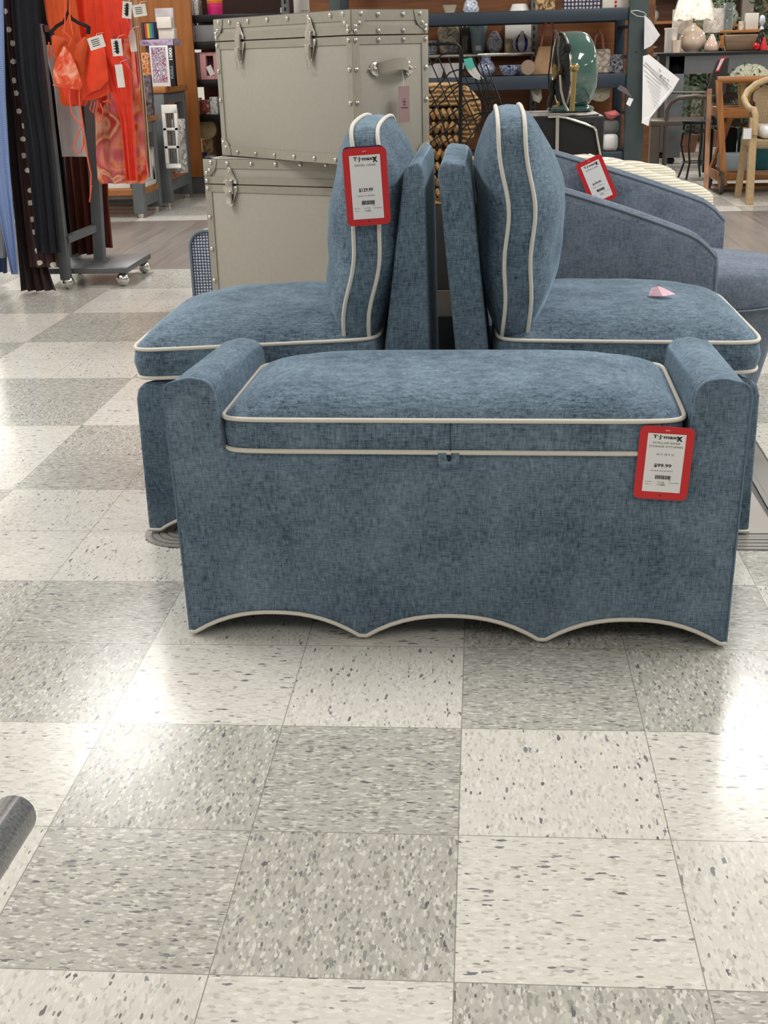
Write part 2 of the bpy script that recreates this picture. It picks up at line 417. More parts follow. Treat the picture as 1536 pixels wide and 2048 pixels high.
def cushion_mb(w, d, h, top, bot, n=26, p=9, a=2.6, side=.012, wob=0, seed=0):
    """box cushion centred at origin, crown on both faces; returns mesh and the two piping loops"""
    rnd = random.Random(seed); ph = [rnd.uniform(0, 6) for _ in range(6)]
    def pos(u, v):
        r = max(abs(u), abs(v))
        if r < 1e-6: return 0, 0
        k = r/((abs(u)**p+abs(v)**p)**(1/p)); return u*k*w/2, v*k*d/2
    def z(u, v, amt):
        f = (1-abs(u)**a)*(1-abs(v)**a)
        wv = wob*(math.sin(7*u+3*v+ph[0])*math.sin(5*v-2*u+ph[1])+.5*math.sin(13*v+ph[2])*math.sin(11*u+ph[3]))*min(1, f*3)
        return amt*f**.62+wv
    mb = MB(); N1 = n+1
    top_i = {}; vs = []
    for i in range(N1):
        for j in range(N1):
            u, v = 2*i/n-1, 2*j/n-1; x, y = pos(u, v); top_i[i, j] = len(vs); vs.append((x, y, h/2+z(u, v, top)))
    bot_i = {}
    for i in range(N1):
        for j in range(N1):
            u, v = 2*i/n-1, 2*j/n-1; x, y = pos(u, v); bot_i[i, j] = len(vs); vs.append((x, y, -h/2-z(u, v, bot)))
    fs = []
    for i in range(n):
        for j in range(n):
            fs.append((top_i[i, j], top_i[i+1, j], top_i[i+1, j+1], top_i[i, j+1]))
            fs.append((bot_i[i, j], bot_i[i, j+1], bot_i[i+1, j+1], bot_i[i+1, j]))
    ring = [(i, 0) for i in range(n)]+[(n, j) for j in range(n)]+[(i, n) for i in range(n, 0, -1)]+[(0, j) for j in range(n, 0, -1)]
    K = len(ring); m_ = []
    for lv in (-.5, 0, .5):
        row = []
        for (i, j) in ring:
            x, y, _ = vs[top_i[i, j]]; s = 1+side*(1-lv*lv*2)*2/((w+d)/2)
            row.append(len(vs)); vs.append((x*s, y*s, lv*h*.8))
        m_.append(row)
    rows = [[bot_i[r] for r in ring]]+m_+[[top_i[r] for r in ring]]
    for a_, b_ in zip(rows, rows[1:]):
        for q in range(K): fs.append((a_[q], a_[(q+1) % K], b_[(q+1) % K], b_[q]))
    mb.add(vs, fs)
    k = 1+.004/((w+d)/4)
    lt = [(vs[top_i[r]][0]*k, vs[top_i[r]][1]*k, vs[top_i[r]][2]) for r in ring]
    lb = [(vs[bot_i[r]][0]*k, vs[bot_i[r]][1]*k, vs[bot_i[r]][2]) for r in ring]
    return mb, lt, lb

def sheet(rows, Y, amp=.015, folds=3, thick=.01, nu=22, seed=0, ease=.25):
    """hanging cloth: rows of (py, pxleft, pxright) read at depth Y; folds deepen downwards"""
    rnd = random.Random(seed); ph = rnd.uniform(0, 6); pts = []
    R = []
    for a, b in zip(rows, rows[1:]):
        k = max(1, int(abs(b[0]-a[0])/25))
        for q in range(k): f = q/k; R.append([a[i]+(b[i]-a[i])*f for i in range(3)])
    R.append(list(rows[-1]))
    nv = len(R); front = []; back = []
    for i, (py, xl, xr) in enumerate(R):
        A = at(xl, py, Y); B = at(xr, py, Y); g = ease+(1-ease)*i/max(1, nv-1)
        for j in range(nu+1):
            u = j/nu; p = A.lerp(B, u)
            off = amp*g*(math.sin(2*PI*folds*u+ph+.4*math.sin(i*.3))+.4*math.sin(2*PI*folds*2.3*u+2*ph))
            e = math.sin(PI*u)**.5*thick
            pz = max(p.z, .012); front.append((p.x, Y+off-e, pz)); back.append((p.x, Y+off+e+.0005, pz))
    mb = MB(); w_ = nu+1; o = len(front); fs = []
    for i in range(nv-1):
        for j in range(nu):
            a = i*w_+j; fs.append((a, a+1, a+w_+1, a+w_)); fs.append((o+a, o+a+w_, o+a+w_+1, o+a+1))
    rim = [j for j in range(nu)]+[i*w_+nu for i in range(nv-1)]+[(nv-1)*w_+j for j in range(nu, 0, -1)]+[i*w_ for i in range(nv-1, 0, -1)]
    for q in range(len(rim)):
        a, b = rim[q], rim[(q+1) % len(rim)]; fs.append((a, o+a, o+b, b))
    return mb.add(front+back, fs)

# ------------------------------------------------------------------ setting
AX0, AX1, AY0, AY1 = -8.5, 8.5, -5.5, 17.0
YA, YB = 18*.3048, 25*.3048
fm = floor_tile_mat(); pm = plank_mat()
me = bpy.data.meshes.new('floor')
vs = []; fs = []
for y in (AY0, YA, YB, AY1): vs += [(AX0, y, 0), (AX1, y, 0)]
for i in range(3): fs.append((2*i, 2*i+1, 2*i+3, 2*i+2))
me.from_pydata(vs, [], fs); me.materials.append(fm); me.materials.append(pm); me.polygons[1].material_index = 1
fl = bpy.data.objects.new('floor', me); C.objects.link(fl); struct(fl)
wallm = plain('painted_wall', (196, 192, 184), .8, var=.03); ceilm = plain('ceiling_board', (215, 214, 210), .85, var=.03, scale=40)
struct(MB().box(AX0, AX1, AY0, AY1, CEIL, CEIL+.1).build('ceiling', ceilm))
struct(MB().box(AX0, AX1, AY1, AY1+.1, 0, CEIL).build('wall_back', wallm))
struct(MB().box(AX0, AX1, AY0-.1, AY0, 0, CEIL).build('wall_front', wallm))
struct(MB().box(AX0-.1, AX0, AY0, AY1, 0, CEIL).build('wall_left', wallm))
struct(MB().box(AX1, AX1+.1, AY0, AY1, 0, CEIL).build('wall_right', wallm))
for (n_, b) in (('trim_1', (AX0, AX1, YA-.004, YA+.004, 0, .002)), ('trim_2', (AX0, AX1, YB-.004, YB+.004, 0, .002))):
    struct(MB().box(*b).build(n_, plain('joint_strip', (150, 144, 138), .5)))
for k, (x, y) in enumerate(LIGHT_POS):
    t = thing('ceiling_light', 'white framed ceiling light panel, %s from the front wall in the %s row' % (('first', 'second', 'third', 'fourth', 'fifth')[k % 5], ('far left', 'near left', 'near right', 'far right')[k//5]), 'ceiling light', (x, y, CEIL), 0, 'ceiling light panels')
    MB().box(-.36, .36, -.92, .92, -.015, 0).build('frame', white2, t)
    ld = bpy.data.lights.new('lamp', 'AREA'); ld.shape = 'RECTANGLE'; ld.size = .6; ld.size_y = 1.7; ld.energy = LIGHT_W*{0: .6, 1: 1.12, 2: 1.25, 3: 1.25, 4: 1.3}[k % 5]
    ld.color = (1, .985, .955)
    lo = bpy.data.objects.new('lamp', ld); C.objects.link(lo); lo.parent = t; lo.location = (0, 0, -.03)

# ------------------------------------------------------------------ price tags
def price_tag(label, loc, w_, h_, rot, rz, title, price, compare, dims=None, tilt=0, back=None, group=None):
    t = thing('price_tag', label, 'price tag', loc, rz, group)
    t.rotation_euler = (tilt, rot, rz)
    card = MB().prism(rrect(w_, h_, .011, 0, -h_/2), 0, .0012).build('card', redc, t)
    if back:
        MB().prism(rrect(w_*.92, h_*.9, .009, -.002, -h_*.43), .0016, .0028).build('backing_card', plain('navy_card', (52, 40, 74), .5), t)
    pw, ph_ = w_*.70, h_*.80 if dims else h_*.82
    pz = -h_*.095-ph_/2+.0
    MB().box(-pw/2, pw/2, -.0006, -.0001, pz-ph_/2, pz+ph_/2).build('paper_insert', white, t)
    y = -.0009; top = pz+ph_/2
    lg = text_mb('T·J·maxx', pw*.74, 0, top-ph_*.062, y, bold=.03, height=ph_*.078)
    g2 = text_mb('x', pw*.16, pw*.33, top-ph_*.075, y, bold=.03, height=ph_*.085); lg.add(g2.v, g2.f)
    lg.build('store_logo', ink, t)
    for k, s in enumerate(title):
        text_mb(s, pw*(.68 if len(title) == 1 else (.72, .88)[k]), 0, top-ph_*(.155+.062*k), y, height=ph_*.032).build('product_line', ink, t)
    if dims: text_mb(dims, pw*.46, 0, top-ph_*.35, y, height=ph_*.032).build('size_line', ink, t)
    text_mb(price, pw*.46, -.002, top-ph_*.545, y, bold=.025, height=ph_*.066).build('price_line', ink, t)
    text_mb(compare, pw*.58, -.003, top-ph_*.635, y, height=ph_*.026).build('compare_line', ink, t)
    bc = MB(); x = -pw*.19; r = random.Random(len(price)); xe = pw*.22
    while x < xe:
        q = r.choice((.0005, .0008, .0012)); bc.box(x, x+q, y-.0001, y, top-ph_*.775, top-ph_*.71); x += q+r.choice((.0004, .0007))
    bc.build('barcode', ink, t)
    sm = MB()
    for s, wx, cx, cz in (('Dept 98', .16, -.36, .83), ('Cat 7705', .19, -.03, .83), ('Style 001007', .26, .32, .835), ('Type 0', .14, -.37, .87), ('LP', .06, -.09, .87), ('23', .07, .02, .87), ('FLR', .05, .2, .795)):
        q = text_mb(s, pw*wx, pw*cx, top-ph_*cz, y, height=ph_*.018); sm.add(q.v, q.f)
    a, b, c_, d = -pw*.05, pw*.09, top-ph_*.885, top-ph_*.857
    for bx in ((a, b, c_, c_+.0004), (a, b, d-.0004, d), (a, a+.0004, c_, d), (b-.0004, b, c_, d)): sm.box(bx[0], bx[1], y-.0001, y, bx[2], bx[3])
    sm.build('small_print', ink, t)
    MB().lathe([(.0014, 0), (.0014, .0003)], (0, -.0004, -h_*.945), 10, axis='y').build('punched_hole', dark, t)
    f = MB().beam((-.004, -.0015, -h_*.05), (.004, -.0015, -h_*.045), .0022, .0015)
    f.build('plastic_fastener', plain('pink_fastener', (240, 170, 170), .4), t)
    return t

# ------------------------------------------------------------------ storage ottoman
def scallop(x0, x1, n, lo, hi, flat=.012, k=14):
    """bottom edge from x0 to x1: n arches between pointed feet"""
    pts = [(x0, lo)]; span = (x1-x0)/n
    for a in range(n):
        c0 = x0+a*span+(flat if a == 0 else flat*.6); c1 = x0+(a+1)*span-(flat if a == n-1 else flat*.6)
        for i in range(k+1):
            u = 2*i/k-1; pts.append(((c0+c1)/2+u*(c1-c0)/2, lo+(hi-lo)*(1-abs(u)**2.3)))
    pts.append((x1, lo)); return pts

ott = thing('storage_ottoman', 'blue chenille storage bench with white piped lid and scalloped hem, nearest the viewer', 'ottoman', (-.0235, .9405, 0), -.030)
D_ = .457; xb, xt = .518, .530
def arm_top(s):
    """outer edge up over the arm and down to the lid recess"""
    pts = []
    ro, ri = .024, .032
    for i in range(7):
        a = PI/2*i/6; pts.append((s*(xt-ro+ro*math.cos(a)), .515-ro+ro*math.sin(a)))
    ix = .433
    for f, z in ((.25, .5188), (.5, .5215), (.75, .5218)): pts.append((s*((xt-ro)+(ix+ri-xt+ro)*f), z-.0012))
    for i in range(7):
        a = PI/2*i/6; pts.append((s*(ix+ri-ri*math.sin(a)), .519-ri+ri*math.cos(a)))
    pts.append((s*.424, .40)); pts.append((s*.424, .382))
    return pts
top_r = arm_top(1); top_l = arm_top(-1)[::-1]
outline = scallop(-xb, xb, 3, .007, .053)
out_front = outline+top_r+top_l
bb = MB(); bb.prism([(x, z) for x, z in out_front], 0, .022)
body_low = [(-xb+.004, .062), (xb-.004, .062)]
inset = lambda L: [(x*.9955, z-.001 if z > .45 else z) for x, z in L]
bb.prism(body_low+inset(top_r)+inset(top_l), .018, D_)
bb.box(-xb+.006, -xb+.03, .02, D_, .007, .08); bb.box(xb-.03, xb-.006, .02, D_, .007, .08); bb.box(-xb+.01, xb-.01, D_-.03, D_-.002, .007, .08)
bb.v = [(x, y, z-(.022*(y/D_) if z > .45 else 0)) for x, y, z in bb.v]
bb.build('body', blue, ott, bevel=.0065, seg=3)
MB().tube([(x, -.003, z+.002) for x, z in outline], .0042).build('hem_piping', pipe, ott, smooth=True)
for s in (-1, 1):
    side = [(s*xb, .01), (s*(xb+.004), .2)]+[(s*(abs(x)), z) for x, z in arm_top(1)[:16]]+[(s*.43, .44), (s*.4235, .39)]
    MB().tube([(x, -.0005, z) for x, z in side[:-2]], .0017, n=6).build('front_seam', seam, ott, smooth=True)
for x in (-xb+.008, -.17, .17, xb-.008):
    MB().lathe([(.008, 0), (.008, .008)], (x+.0, .014, 0.0005), 12).build('red_glide', plain('red_felt', (150, 40, 48), .8), ott)
c_, lt, lb = cushion_mb(.840, .44, .060, .050, .0, n=40, p=14, a=5, side=.004)
Mo = Matrix.Translation((-.004, .2165, .4145))
c_.xf(Mo); lid = c_.build('lid_cushion', blue, ott, smooth=True, ang=180)
def loop_tube(lst, M, r, name='piping', parent=None, mat=None):
    MB().tube([tuple(M @ Vector(p)) for p in lst], r, closed=True).build(name, mat or pipe, parent, smooth=True)
loop_tube(lt, Mo, .0046, 'top_piping', lid); loop_tube(lb, Mo, .0046, 'bottom_piping', lid)
MB().tube([(.000, -.0085, .386), (.0, -.0085, .442)], .0009, n=6).build('boxing_seam', plain('dark_blue_thread', (40, 60, 78), .8), lid)
tb = MB()
oo = [(-.0195, 0), (-.0195, -.014), (-.0165, -.023), (-.010, -.029), (0, -.031), (.010, -.029), (.0165, -.023), (.0195, -.014), (.0195, 0)]
ii = [(-.004, 0), (-.004, -.012), (-.002, -.016), (.001, -.0175), (.004, -.015), (.005, -.009), (.004, 0)]
ib = [ii[round(i*(len(ii)-1)/(len(oo)-1))] for i in range(len(oo))]
for i in range(len(oo)-1):
    q = [oo[i], oo[i+1], ib[i+1], ib[i]]
    tb.add([(x, y, z) for y in (-.011, -.006) for x, z in q], [(0, 1, 2, 3), (7, 6, 5, 4), (0, 4, 5, 1), (1, 5, 6, 2), (2, 6, 7, 3), (3, 7, 4, 0)])
tb.build('pull_loop', blue, lid, loc=(-.003, 0, .385))
price_tag('red framed price tag on the right front of the scalloped storage ottoman', (.363, .918, .4365), .096, .137, .06, -.03,
          ['SCALLOP EDGE', 'STORAGE OTTOMAN'], '$99.99', 'Compare At $149.00', '43 X 18 X 21')

# ------------------------------------------------------------------ swivel chairs
def swivel_chair(label, loc, s, lean_out, seat_tilt, bc, rz=0, sc=(.564, .4015)):
    t = thing('swivel_chair', label, 'chair', loc, rz, None)
    W = .60; F = .685
    # base: body plus scalloped side and front skirts
    b = MB()
    so = scallop(0.02, F, 2, .008, .05, .03)
    def skirt(y0, y1):
        o = [(s*x, z) for x, z in so]
        top = [(s*F, .33), (s*(F-.006), .352), (s*(F-.02), .366), (s*(F-.04), .371), (s*.02, .371)]
        b.prism(o+top, y0, y1)
    skirt(0, .02); skirt(W-.02, W)
    b.prism([(s*.03, .06), (s*(F-.006), .06), (s*(F-.003), .33), (s*(F-.04), .368), (s*.03, .368)], .015, W-.015)
    fr = scallop(.02, W-.02, 2, .008, .05, .02); b.prism(fr+[(W-.02, .34), (.02, .34)], s*(F-.02), s*(F-.001), axis='x')
    base = b.build('base', blue, t, bevel=.007, seg=3)
    MB().tube([(s*x, -.002, z) for x, z in so], .004).build('hem_piping', pipe, base, smooth=True)
    MB().lathe([(.17, .0), (.17, .012), (.05, .02), (.04, .07)], (s*.36, W/2, .002), 28).build('swivel_plate', blackm, t, smooth=True)
    # back frame, a tapering slab leaning outward
    f = MB()
    xo, xi, b0, b1 = lean_out
    f.prism([(s*b0, .05), (s*b1, .05), (s*(xi+.004), .79), (s*xi, .825), (s*(xi-.012), .840), (s*(xo+.015), .846), (s*(xo+.004), .838), (s*xo, .82)], -.002, W+.002)
    fo = f.build('back_frame', blue, t, bevel=.012, seg=3)
    # seat cushion
    c1, a1, b1 = cushion_mb(sc[0], W+.01, .066, .060, .004, n=36, p=12, a=3.6, side=.010, wob=.0015, seed=3)
    Ms = Matrix.Translation((s*sc[1], W/2-.002, .424)) @ Matrix.Rotation(seat_tilt, 4, 'Y')
    c1.xf(Ms); so_ = c1.build('seat_cushion', blue, t, smooth=True, ang=180)
    loop_tube(a1, Ms, .0045, 'top_piping', so_); loop_tube(b1, Ms, .0045, 'bottom_piping', so_)
    # loose back cushion
    c2, a2, b2 = cushion_mb(.47, .575, .056, .084, .072, n=30, p=12, a=2.2, side=.006, wob=.0035, seed=5 if s < 0 else 8)
    x_, z_, an = bc
    Rm = Matrix(((0, 0, s, 0), (0, 1, 0, 0), (1, 0, 0, 0), (0, 0, 0, 1)))
    def bow(p):
        x, y, z = p; v = y/.29
        x2 = x+(.012*(1-v*v)*(1 if x > 0 else -.3)*min(1, abs(x)/.24)**4)
        z2 = z+.010*math.sin(x*11+1)*(1 if s > 0 else -1)+.004*math.sin(x*31)
        y2 = y-(.012*math.sin((x+.24)/.485*PI) if y < -.2 else 0)
        return (x2, y2, z2)
    Mc = Matrix.Translation((x_, W/2-.005, z_)) @ Matrix.Rotation(an, 4, 'Y') @ Rm
    c2.v = [bow(p) for p in c2.v]; a2 = [bow(p) for p in a2]; b2 = [bow(p) for p in b2]
    c2.xf(Mc); bo = c2.build('back_cushion', blue, t, smooth=True, ang=180)
    loop_tube(a2, Mc, .0045, 'piping', bo); loop_tube(b2, Mc, .0045, 'piping', bo)
    # darts sewn across the boxing near the top
    return t
swivel_chair('blue chenille swivel chair facing left behind the ottoman, its back against the other chair', (-.078, 1.5, .006), -1, (.012, .056, .002, .158), math.radians(-2.2), (-.147, .677, math.radians(3.5)))
swivel_chair('blue chenille swivel chair facing right behind the ottoman, pink wrapper on its seat', (-.035, 1.5, .006), 1, (-.026, .042, .046, .122), math.radians(1.1), (.142, .694, math.radians(-3.0)), sc=(.576, .392))
price_tag('red framed price tag hanging on the side of the left swivel chair back cushion', (-.214, 1.462, .887), .093, .160, -.045, .06,
          ['SWIVEL CHAIR'], '$129.99', 'Compare At $180.00', back=True)
# crumpled pink wrapper on the right seat
wr = MB(); c0 = Vector((.447, 1.70, .5265))
pts = [(-.028, -.01, .0), (.004, -.022, .001), (.036, -.004, .002), (.030, .012, .004), (.006, .024, .014), (-.016, .026, .012), (-.006, .002, .020), (.012, .004, .013)]
wr.add([tuple(c0+Vector(p)) for p in pts], [(0, 1, 6), (1, 7, 6), (1, 2, 7), (2, 3, 7), (3, 4, 7), (4, 6, 7), (4, 5, 6), (5, 0, 6), (0, 5, 4, 3, 2, 1)])
tag(wr.build('candy_wrapper', blobs('pink_wrapper', [(214, 150, 176), (236, 196, 212), (224, 168, 190)], 60, .4)), 'crumpled pink plastic wrapper on the seat of the right swivel chair', 'wrapper')

# ------------------------------------------------------------------ display mat
mt = thing('display_mat', 'low grey floor mat with ribbed edge under the back-to-back swivel chairs', 'mat', (0, 0, 0))
L_, R_, Yn, Yf = -.775, .795, 1.412, 2.72
tm = plain('mat_tile', (168, 160, 151), .45, var=.06, scale=8)
mm_ = MB()
ix0, ix1, iy0 = L_+.10, R_-.075, Yn+.10
y = iy0
while y < Yf:
    x = ix0
    while x < ix1-.01:
        mm_.box(x+.001, min(x+.303, ix1)-.001, y+.001, min(y+.303, Yf)-.001, .0008, .0035); x += .3048
    y += .3048
mm_.build('mat_surface', tm, mt)
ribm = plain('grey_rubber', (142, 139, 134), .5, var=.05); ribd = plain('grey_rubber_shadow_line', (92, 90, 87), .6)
def ring(off, hgt, wd, name, m_):
    x0, x1, y0 = L_+off, R_-off*.75, Yn+off; r = max(.012, .10-off)
    path = [(x0, Yf, 0), (x0, y0+r, 0)]+[(x0+r-r*math.cos(a), y0+r-r*math.sin(a), 0) for a in [PI/2*i/8 for i in range(1, 9)]]+[(x1-.01, y0, 0), (x1, y0+.01, 0), (x1+.028, Yf, 0)]
    q = MB()
    for a, b in zip(path, path[1:]): q.beam((a[0], a[1], hgt/2), (b[0], b[1], hgt/2), wd, hgt)
    q.build(name, m_, mt)
for k in range(5):
    ring(.010+.0175*k, .0035+.001*k if k < 4 else .006, .0155, 'rib', ribm)
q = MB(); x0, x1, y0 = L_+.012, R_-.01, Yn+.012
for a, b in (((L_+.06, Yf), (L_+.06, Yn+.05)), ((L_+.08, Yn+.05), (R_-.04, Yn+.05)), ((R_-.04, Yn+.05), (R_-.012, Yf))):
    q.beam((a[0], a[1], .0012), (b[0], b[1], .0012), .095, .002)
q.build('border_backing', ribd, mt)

# ------------------------------------------------------------------ storage trunks
TOPZ = 1.20
PC = at(702, 18, 2.778); PLf = at(430, 38, 3.358); PRt = at(853, 18, 2.978)
ZU = Z_(447, 312, 3.358)            # where the upper trunk stands on the lower one
def trunk(label, loc, rz, L, W, H, lid, latches, handle, nx, nz):
    t = thing('storage_chest', label, 'trunk', loc, rz)
    zs = H-lid
    body = MB().box(-L, 0, 0, W, 0, zs-.001).build('body', greige, t, bevel=.004)
    top = MB().box(-L, 0, 0, W, zs+.001, H).build('lid', greige, t, bevel=.006)
    e = .003
    def trim(pr, *bx):
        MB().box(*bx).build('edge_trim', greige2, pr, bevel=.0015)
    tw = .030
    # horizontal bands
    for pr, z0, z1 in ((top, H-tw, H+.002), (top, zs+.002, zs+.026), (body, zs-.026, zs-.002), (body, -.0, tw)):
        o = MB(); o.box(-L-e, e, -e, 0, z0, z1); o.box(0, e, -e, W+e, z0, z1); o.box(-L-e, -L, -e, W+e, z0, z1); o.box(-L-e, e, W, W+e, z0, z1)
        if z1 > H:
            o.box(-L-e, e, -e, tw, H, H+.002); o.box(-L-e, e, W-tw, W+e, H, H+.002); o.box(-tw, e, -e, W+e, H, H+.002); o.box(-L-e, -L+tw, -e, W+e, H, H+.002)
        o.build('edge_band', greige2, pr)
    for x0, x1 in ((-L-e, -L+tw*.8), (-tw*.8, e)):
        for pr, z0, z1 in ((body, 0, zs-.002), (top, zs+.002, H)):
            o = MB(); o.box(x0, x1, -e-.001, 0, z0, z1)
            if x1 > 0:
                o.box(0, e+.001, -e, tw*.8, z0, z1); MB().box(0, e+.001, W-tw*.8, W+e, z0, z1).build('corner_trim', greige2, pr, bevel=.001)
            o.build('corner_trim', greige2, pr)
    # rounded corner caps
    def cap(x, y, face, zc, up, pr):
        n = 8; r = .058; o = [(0, 0)]
        o += [(r*1.0, 0)]+[(r*math.cos(a)**.8 if a < PI/2-.01 else 0, r*math.sin(a)) for a in [PI/2*i/n for i in range(1, n+1)]]
        if face == 'f': MB().prism([(x+(a if x < -.1 else -a), zc+up*b) for a, b in o], -e-.0035, -e-.001).build('corner_cap', greige2, pr, bevel=.0008)
        else: MB().prism([(y+(a if y < .1 else -a), zc+up*b) for a, b in o], e+.001, e+.0035, axis='x').build('corner_cap', greige2, pr, bevel=.0008)
    for zc, up, pr in ((H, -1, top), (0, 1, body)):
        for x in (-L-e, e): cap(x, 0, 'f', zc, up, pr)
        for y in (-e, W+e): cap(0, y, 's', zc, up, pr)
    # dome rivets
    rv = MB().lathe([(.0072, 0), (.007, -.002), (.005, -.0044), (.002, -.0058), (.0002, -.006)], (0, 0, 0), 10, axis='y')
    r0_ = rv.build('rivet', chrome, None, smooth=True); first = [True]
    def rivet(x, y, z, side, pr):
        o = r0_ if first[0] else r0_.copy()
        if not first[0]: C.objects.link(o)
        first[0] = False; o.parent = pr; o.location = (x, y, z); o.rotation_euler = (0, 0, PI/2 if side else 0)
    fy = -e-.003; sxx = e+.003
    for k in range(nx):
        x = -L+.10+(L-.20)*k/(nx-1)
        rivet(x, fy+.001, H-.012, 0, top); rivet(x, fy+.001, .014, 0, body)
    for z in (H-.010, H-.036, H-.046, zs+.013): 
        for x in (-L+.010+(.022 if z > H-.02 else (.014 if z > H-.04 else 0)), -.010-(.022 if z > H-.02 else (.014 if z > H-.04 else 0))): rivet(x, fy-.0005, z, 0, top)
        for y in (.010+(.022 if z > H-.02 else (.014 if z > H-.04 else 0)), W-.010-(.022 if z > H-.02 else (.014 if z > H-.04 else 0))): rivet(sxx+.0005, y, z, 1, top)
    for k in range(nz+2):
        z = [zs-.013]+[zs-(zs-.09)*(q+1)/(nz+1)*1.0 for q in range(nz)]+[.045]
        for x in (-L+.010, -.010): rivet(x, fy, z[k], 0, body)
        for y in (.010, W-.010): rivet(sxx, y, z[k], 1, body)
    for x in (-L+.028, -.028): rivet(x, fy, .028, 0, body)
    for k in (1, 2):
        for z, pr in ((H-.012, top), (zs+.013, top), (zs-.013, body)): rivet(sxx, W*k/3, z, 1, pr)
    # toggle latches
    for lx, op in latches:
        x = -L+lx*L
        lt_ = thing_part('latch', t)
        pl = [(-.029, .004), (-.031, .013), (-.023, .022), (-.011, .046), (-.008, .055), (0, .060), (.008, .055), (.011, .046), (.023, .022), (.031, .013), (.029, .004)]
        MBs = MB().prism([(x+a, zs+b) for a, b in pl], fy-.004, fy)
        MBs.prism([(x+a, zs-b*1.25) for a, b in pl], fy-.004, fy)
        MBs.box(x-.015, x+.015, fy-.012, fy-.003, zs-.03, zs+.018)
        MBs.box(x-.011, x+.011, fy-.018, fy-.008, zs-.065, zs-.02)
        MBs.box(x-.015, x+.015, fy-.010, fy-.004, zs+.010, zs+.018)
        o = MBs.build('latch', steel, t, bevel=.0015); bpy.data.objects.remove(lt_)
        if op:
            MB().tube([(x-.009, fy-.012, zs-.05), (x-.0095, fy-.012, zs-.093), (x+.0095, fy-.012, zs-.093), (x+.009, fy-.012, zs-.05)], .0018, n=6).build('wire_loop', chrome, o, smooth=True)
        MB().ball((x, fy-.005, zs+.045), .003, 6).build('latch_rivet', chrome, o, smooth=True)
    if handle:
        hz = H-.17; yc = W*.50; hw = .078
        n = 14; ps = []
        st = MB(); vs_ = []; 
        for i in range(n+1):
            u = 2*i/n-1; out = sxx+.005+.030*(1-u*u)**.8; dz = .014*(1-u*u)
            for dx, dd in ((0, 0), (.0035, 0)):
                vs_.append((out+dx, yc+u*hw*.78, hz-.017+dz)); vs_.append((out+dx, yc+u*hw*.78, hz+.017+dz))
        fs_ = []
        for i in range(n):
            a, b = 4*i, 4*i+4
            fs_ += [(a, b, b+1, a+1), (a+2, a+3, b+3, b+2), (a, a+2, b+2, b), (a+1, b+1, b+3, a+3)]
        fs_ += [(0, 1, 3, 2), (4*n, 4*n+2, 4*n+3, 4*n+1)]
        hd = st.add(vs_, fs_).build('handle', greige2, t, smooth=True, ang=40)
        for sg in (-1, 1):
            cy = yc+sg*hw*.9
            MB().prism([(cy+sg*a, hz+b) for a, b in ((-.016, -.019), (-.016, .019), (.0, .021), (.012, .014), (.019, 0), (.012, -.014), (0, -.021))], sxx-.002, sxx+.003, axis='x').build('handle_plate', steel, hd, bevel=.001)
            MB().ball((sxx+.006, cy, hz), .0065, 6).build('handle_rivet', chrome, hd, smooth=True)
            for (dy, dz) in ((-.008, .023), (-.008, -.023), (.022, 0)): MB().ball((sxx+.002, cy+sg*dy, hz+dz), .003, 6).build('handle_screw', chrome, hd, smooth=True)
    return t
def thing_part(name, parent):
    o = bpy.data.objects.new(name, None); C.objects.link(o); o.parent = parent; return o
dv = (PC-PLf); RZ = math.atan2(dv.y, dv.x); LU = math.hypot(dv.x, dv.y); WU = (PRt-PC).length
trunk('greige storage trunk with a leather handle stacked on top of the larger trunk', (PC.x, PC.y, ZU+.004), RZ, LU, WU, TOPZ-ZU-.006, .072, ((.205, True), (.735, True)), True, 6, 2)
YL = 3.24; PLL = at(409, 322, YL); 
a = math.radians(-24); LL = .70
trunk('larger greige storage trunk standing on the floor beneath the smaller trunk', (PLL.x+LL*math.cos(a), PLL.y+LL*math.sin(a), .001), a, LL, .34, ZU-.0015, .085, ((.155, False), (.80, False)), False, 6, 4)
# swing tag on the trunk handle
hx = Matrix.Rotation(RZ, 4, 'Z') @ Vector((.045, WU*.55, 0))
tg = thing('swing_tag', 'mauve paper swing tag hanging from the upper trunk handle', 'tag', (PC.x+hx.x, PC.y+hx.y, TOPZ-.225), RZ+PI/2-.1)
MB().box(-.0195, .0195, -.001, .001, -.108, 0).build('card', plain('mauve_card', (158, 130, 130), .7), tg)
MB().tube([(0, 0, -.01), (0, .004, .03), (0, .012, .056)], .0006, n=5).build('string', white, tg)
q = MB()
for k, (a_, b_) in enumerate(((-.002, .002), (-.006, .006), (-.004, .004))): q.box(a_, b_, -.0015, -.0011, -.041-.008*k, -.036-.008*k)
q.box(-.013, .013, -.0015, -.0011, -.066, -.062); q.build('print', plain('plum_ink', (96, 72, 84), .6), tg)

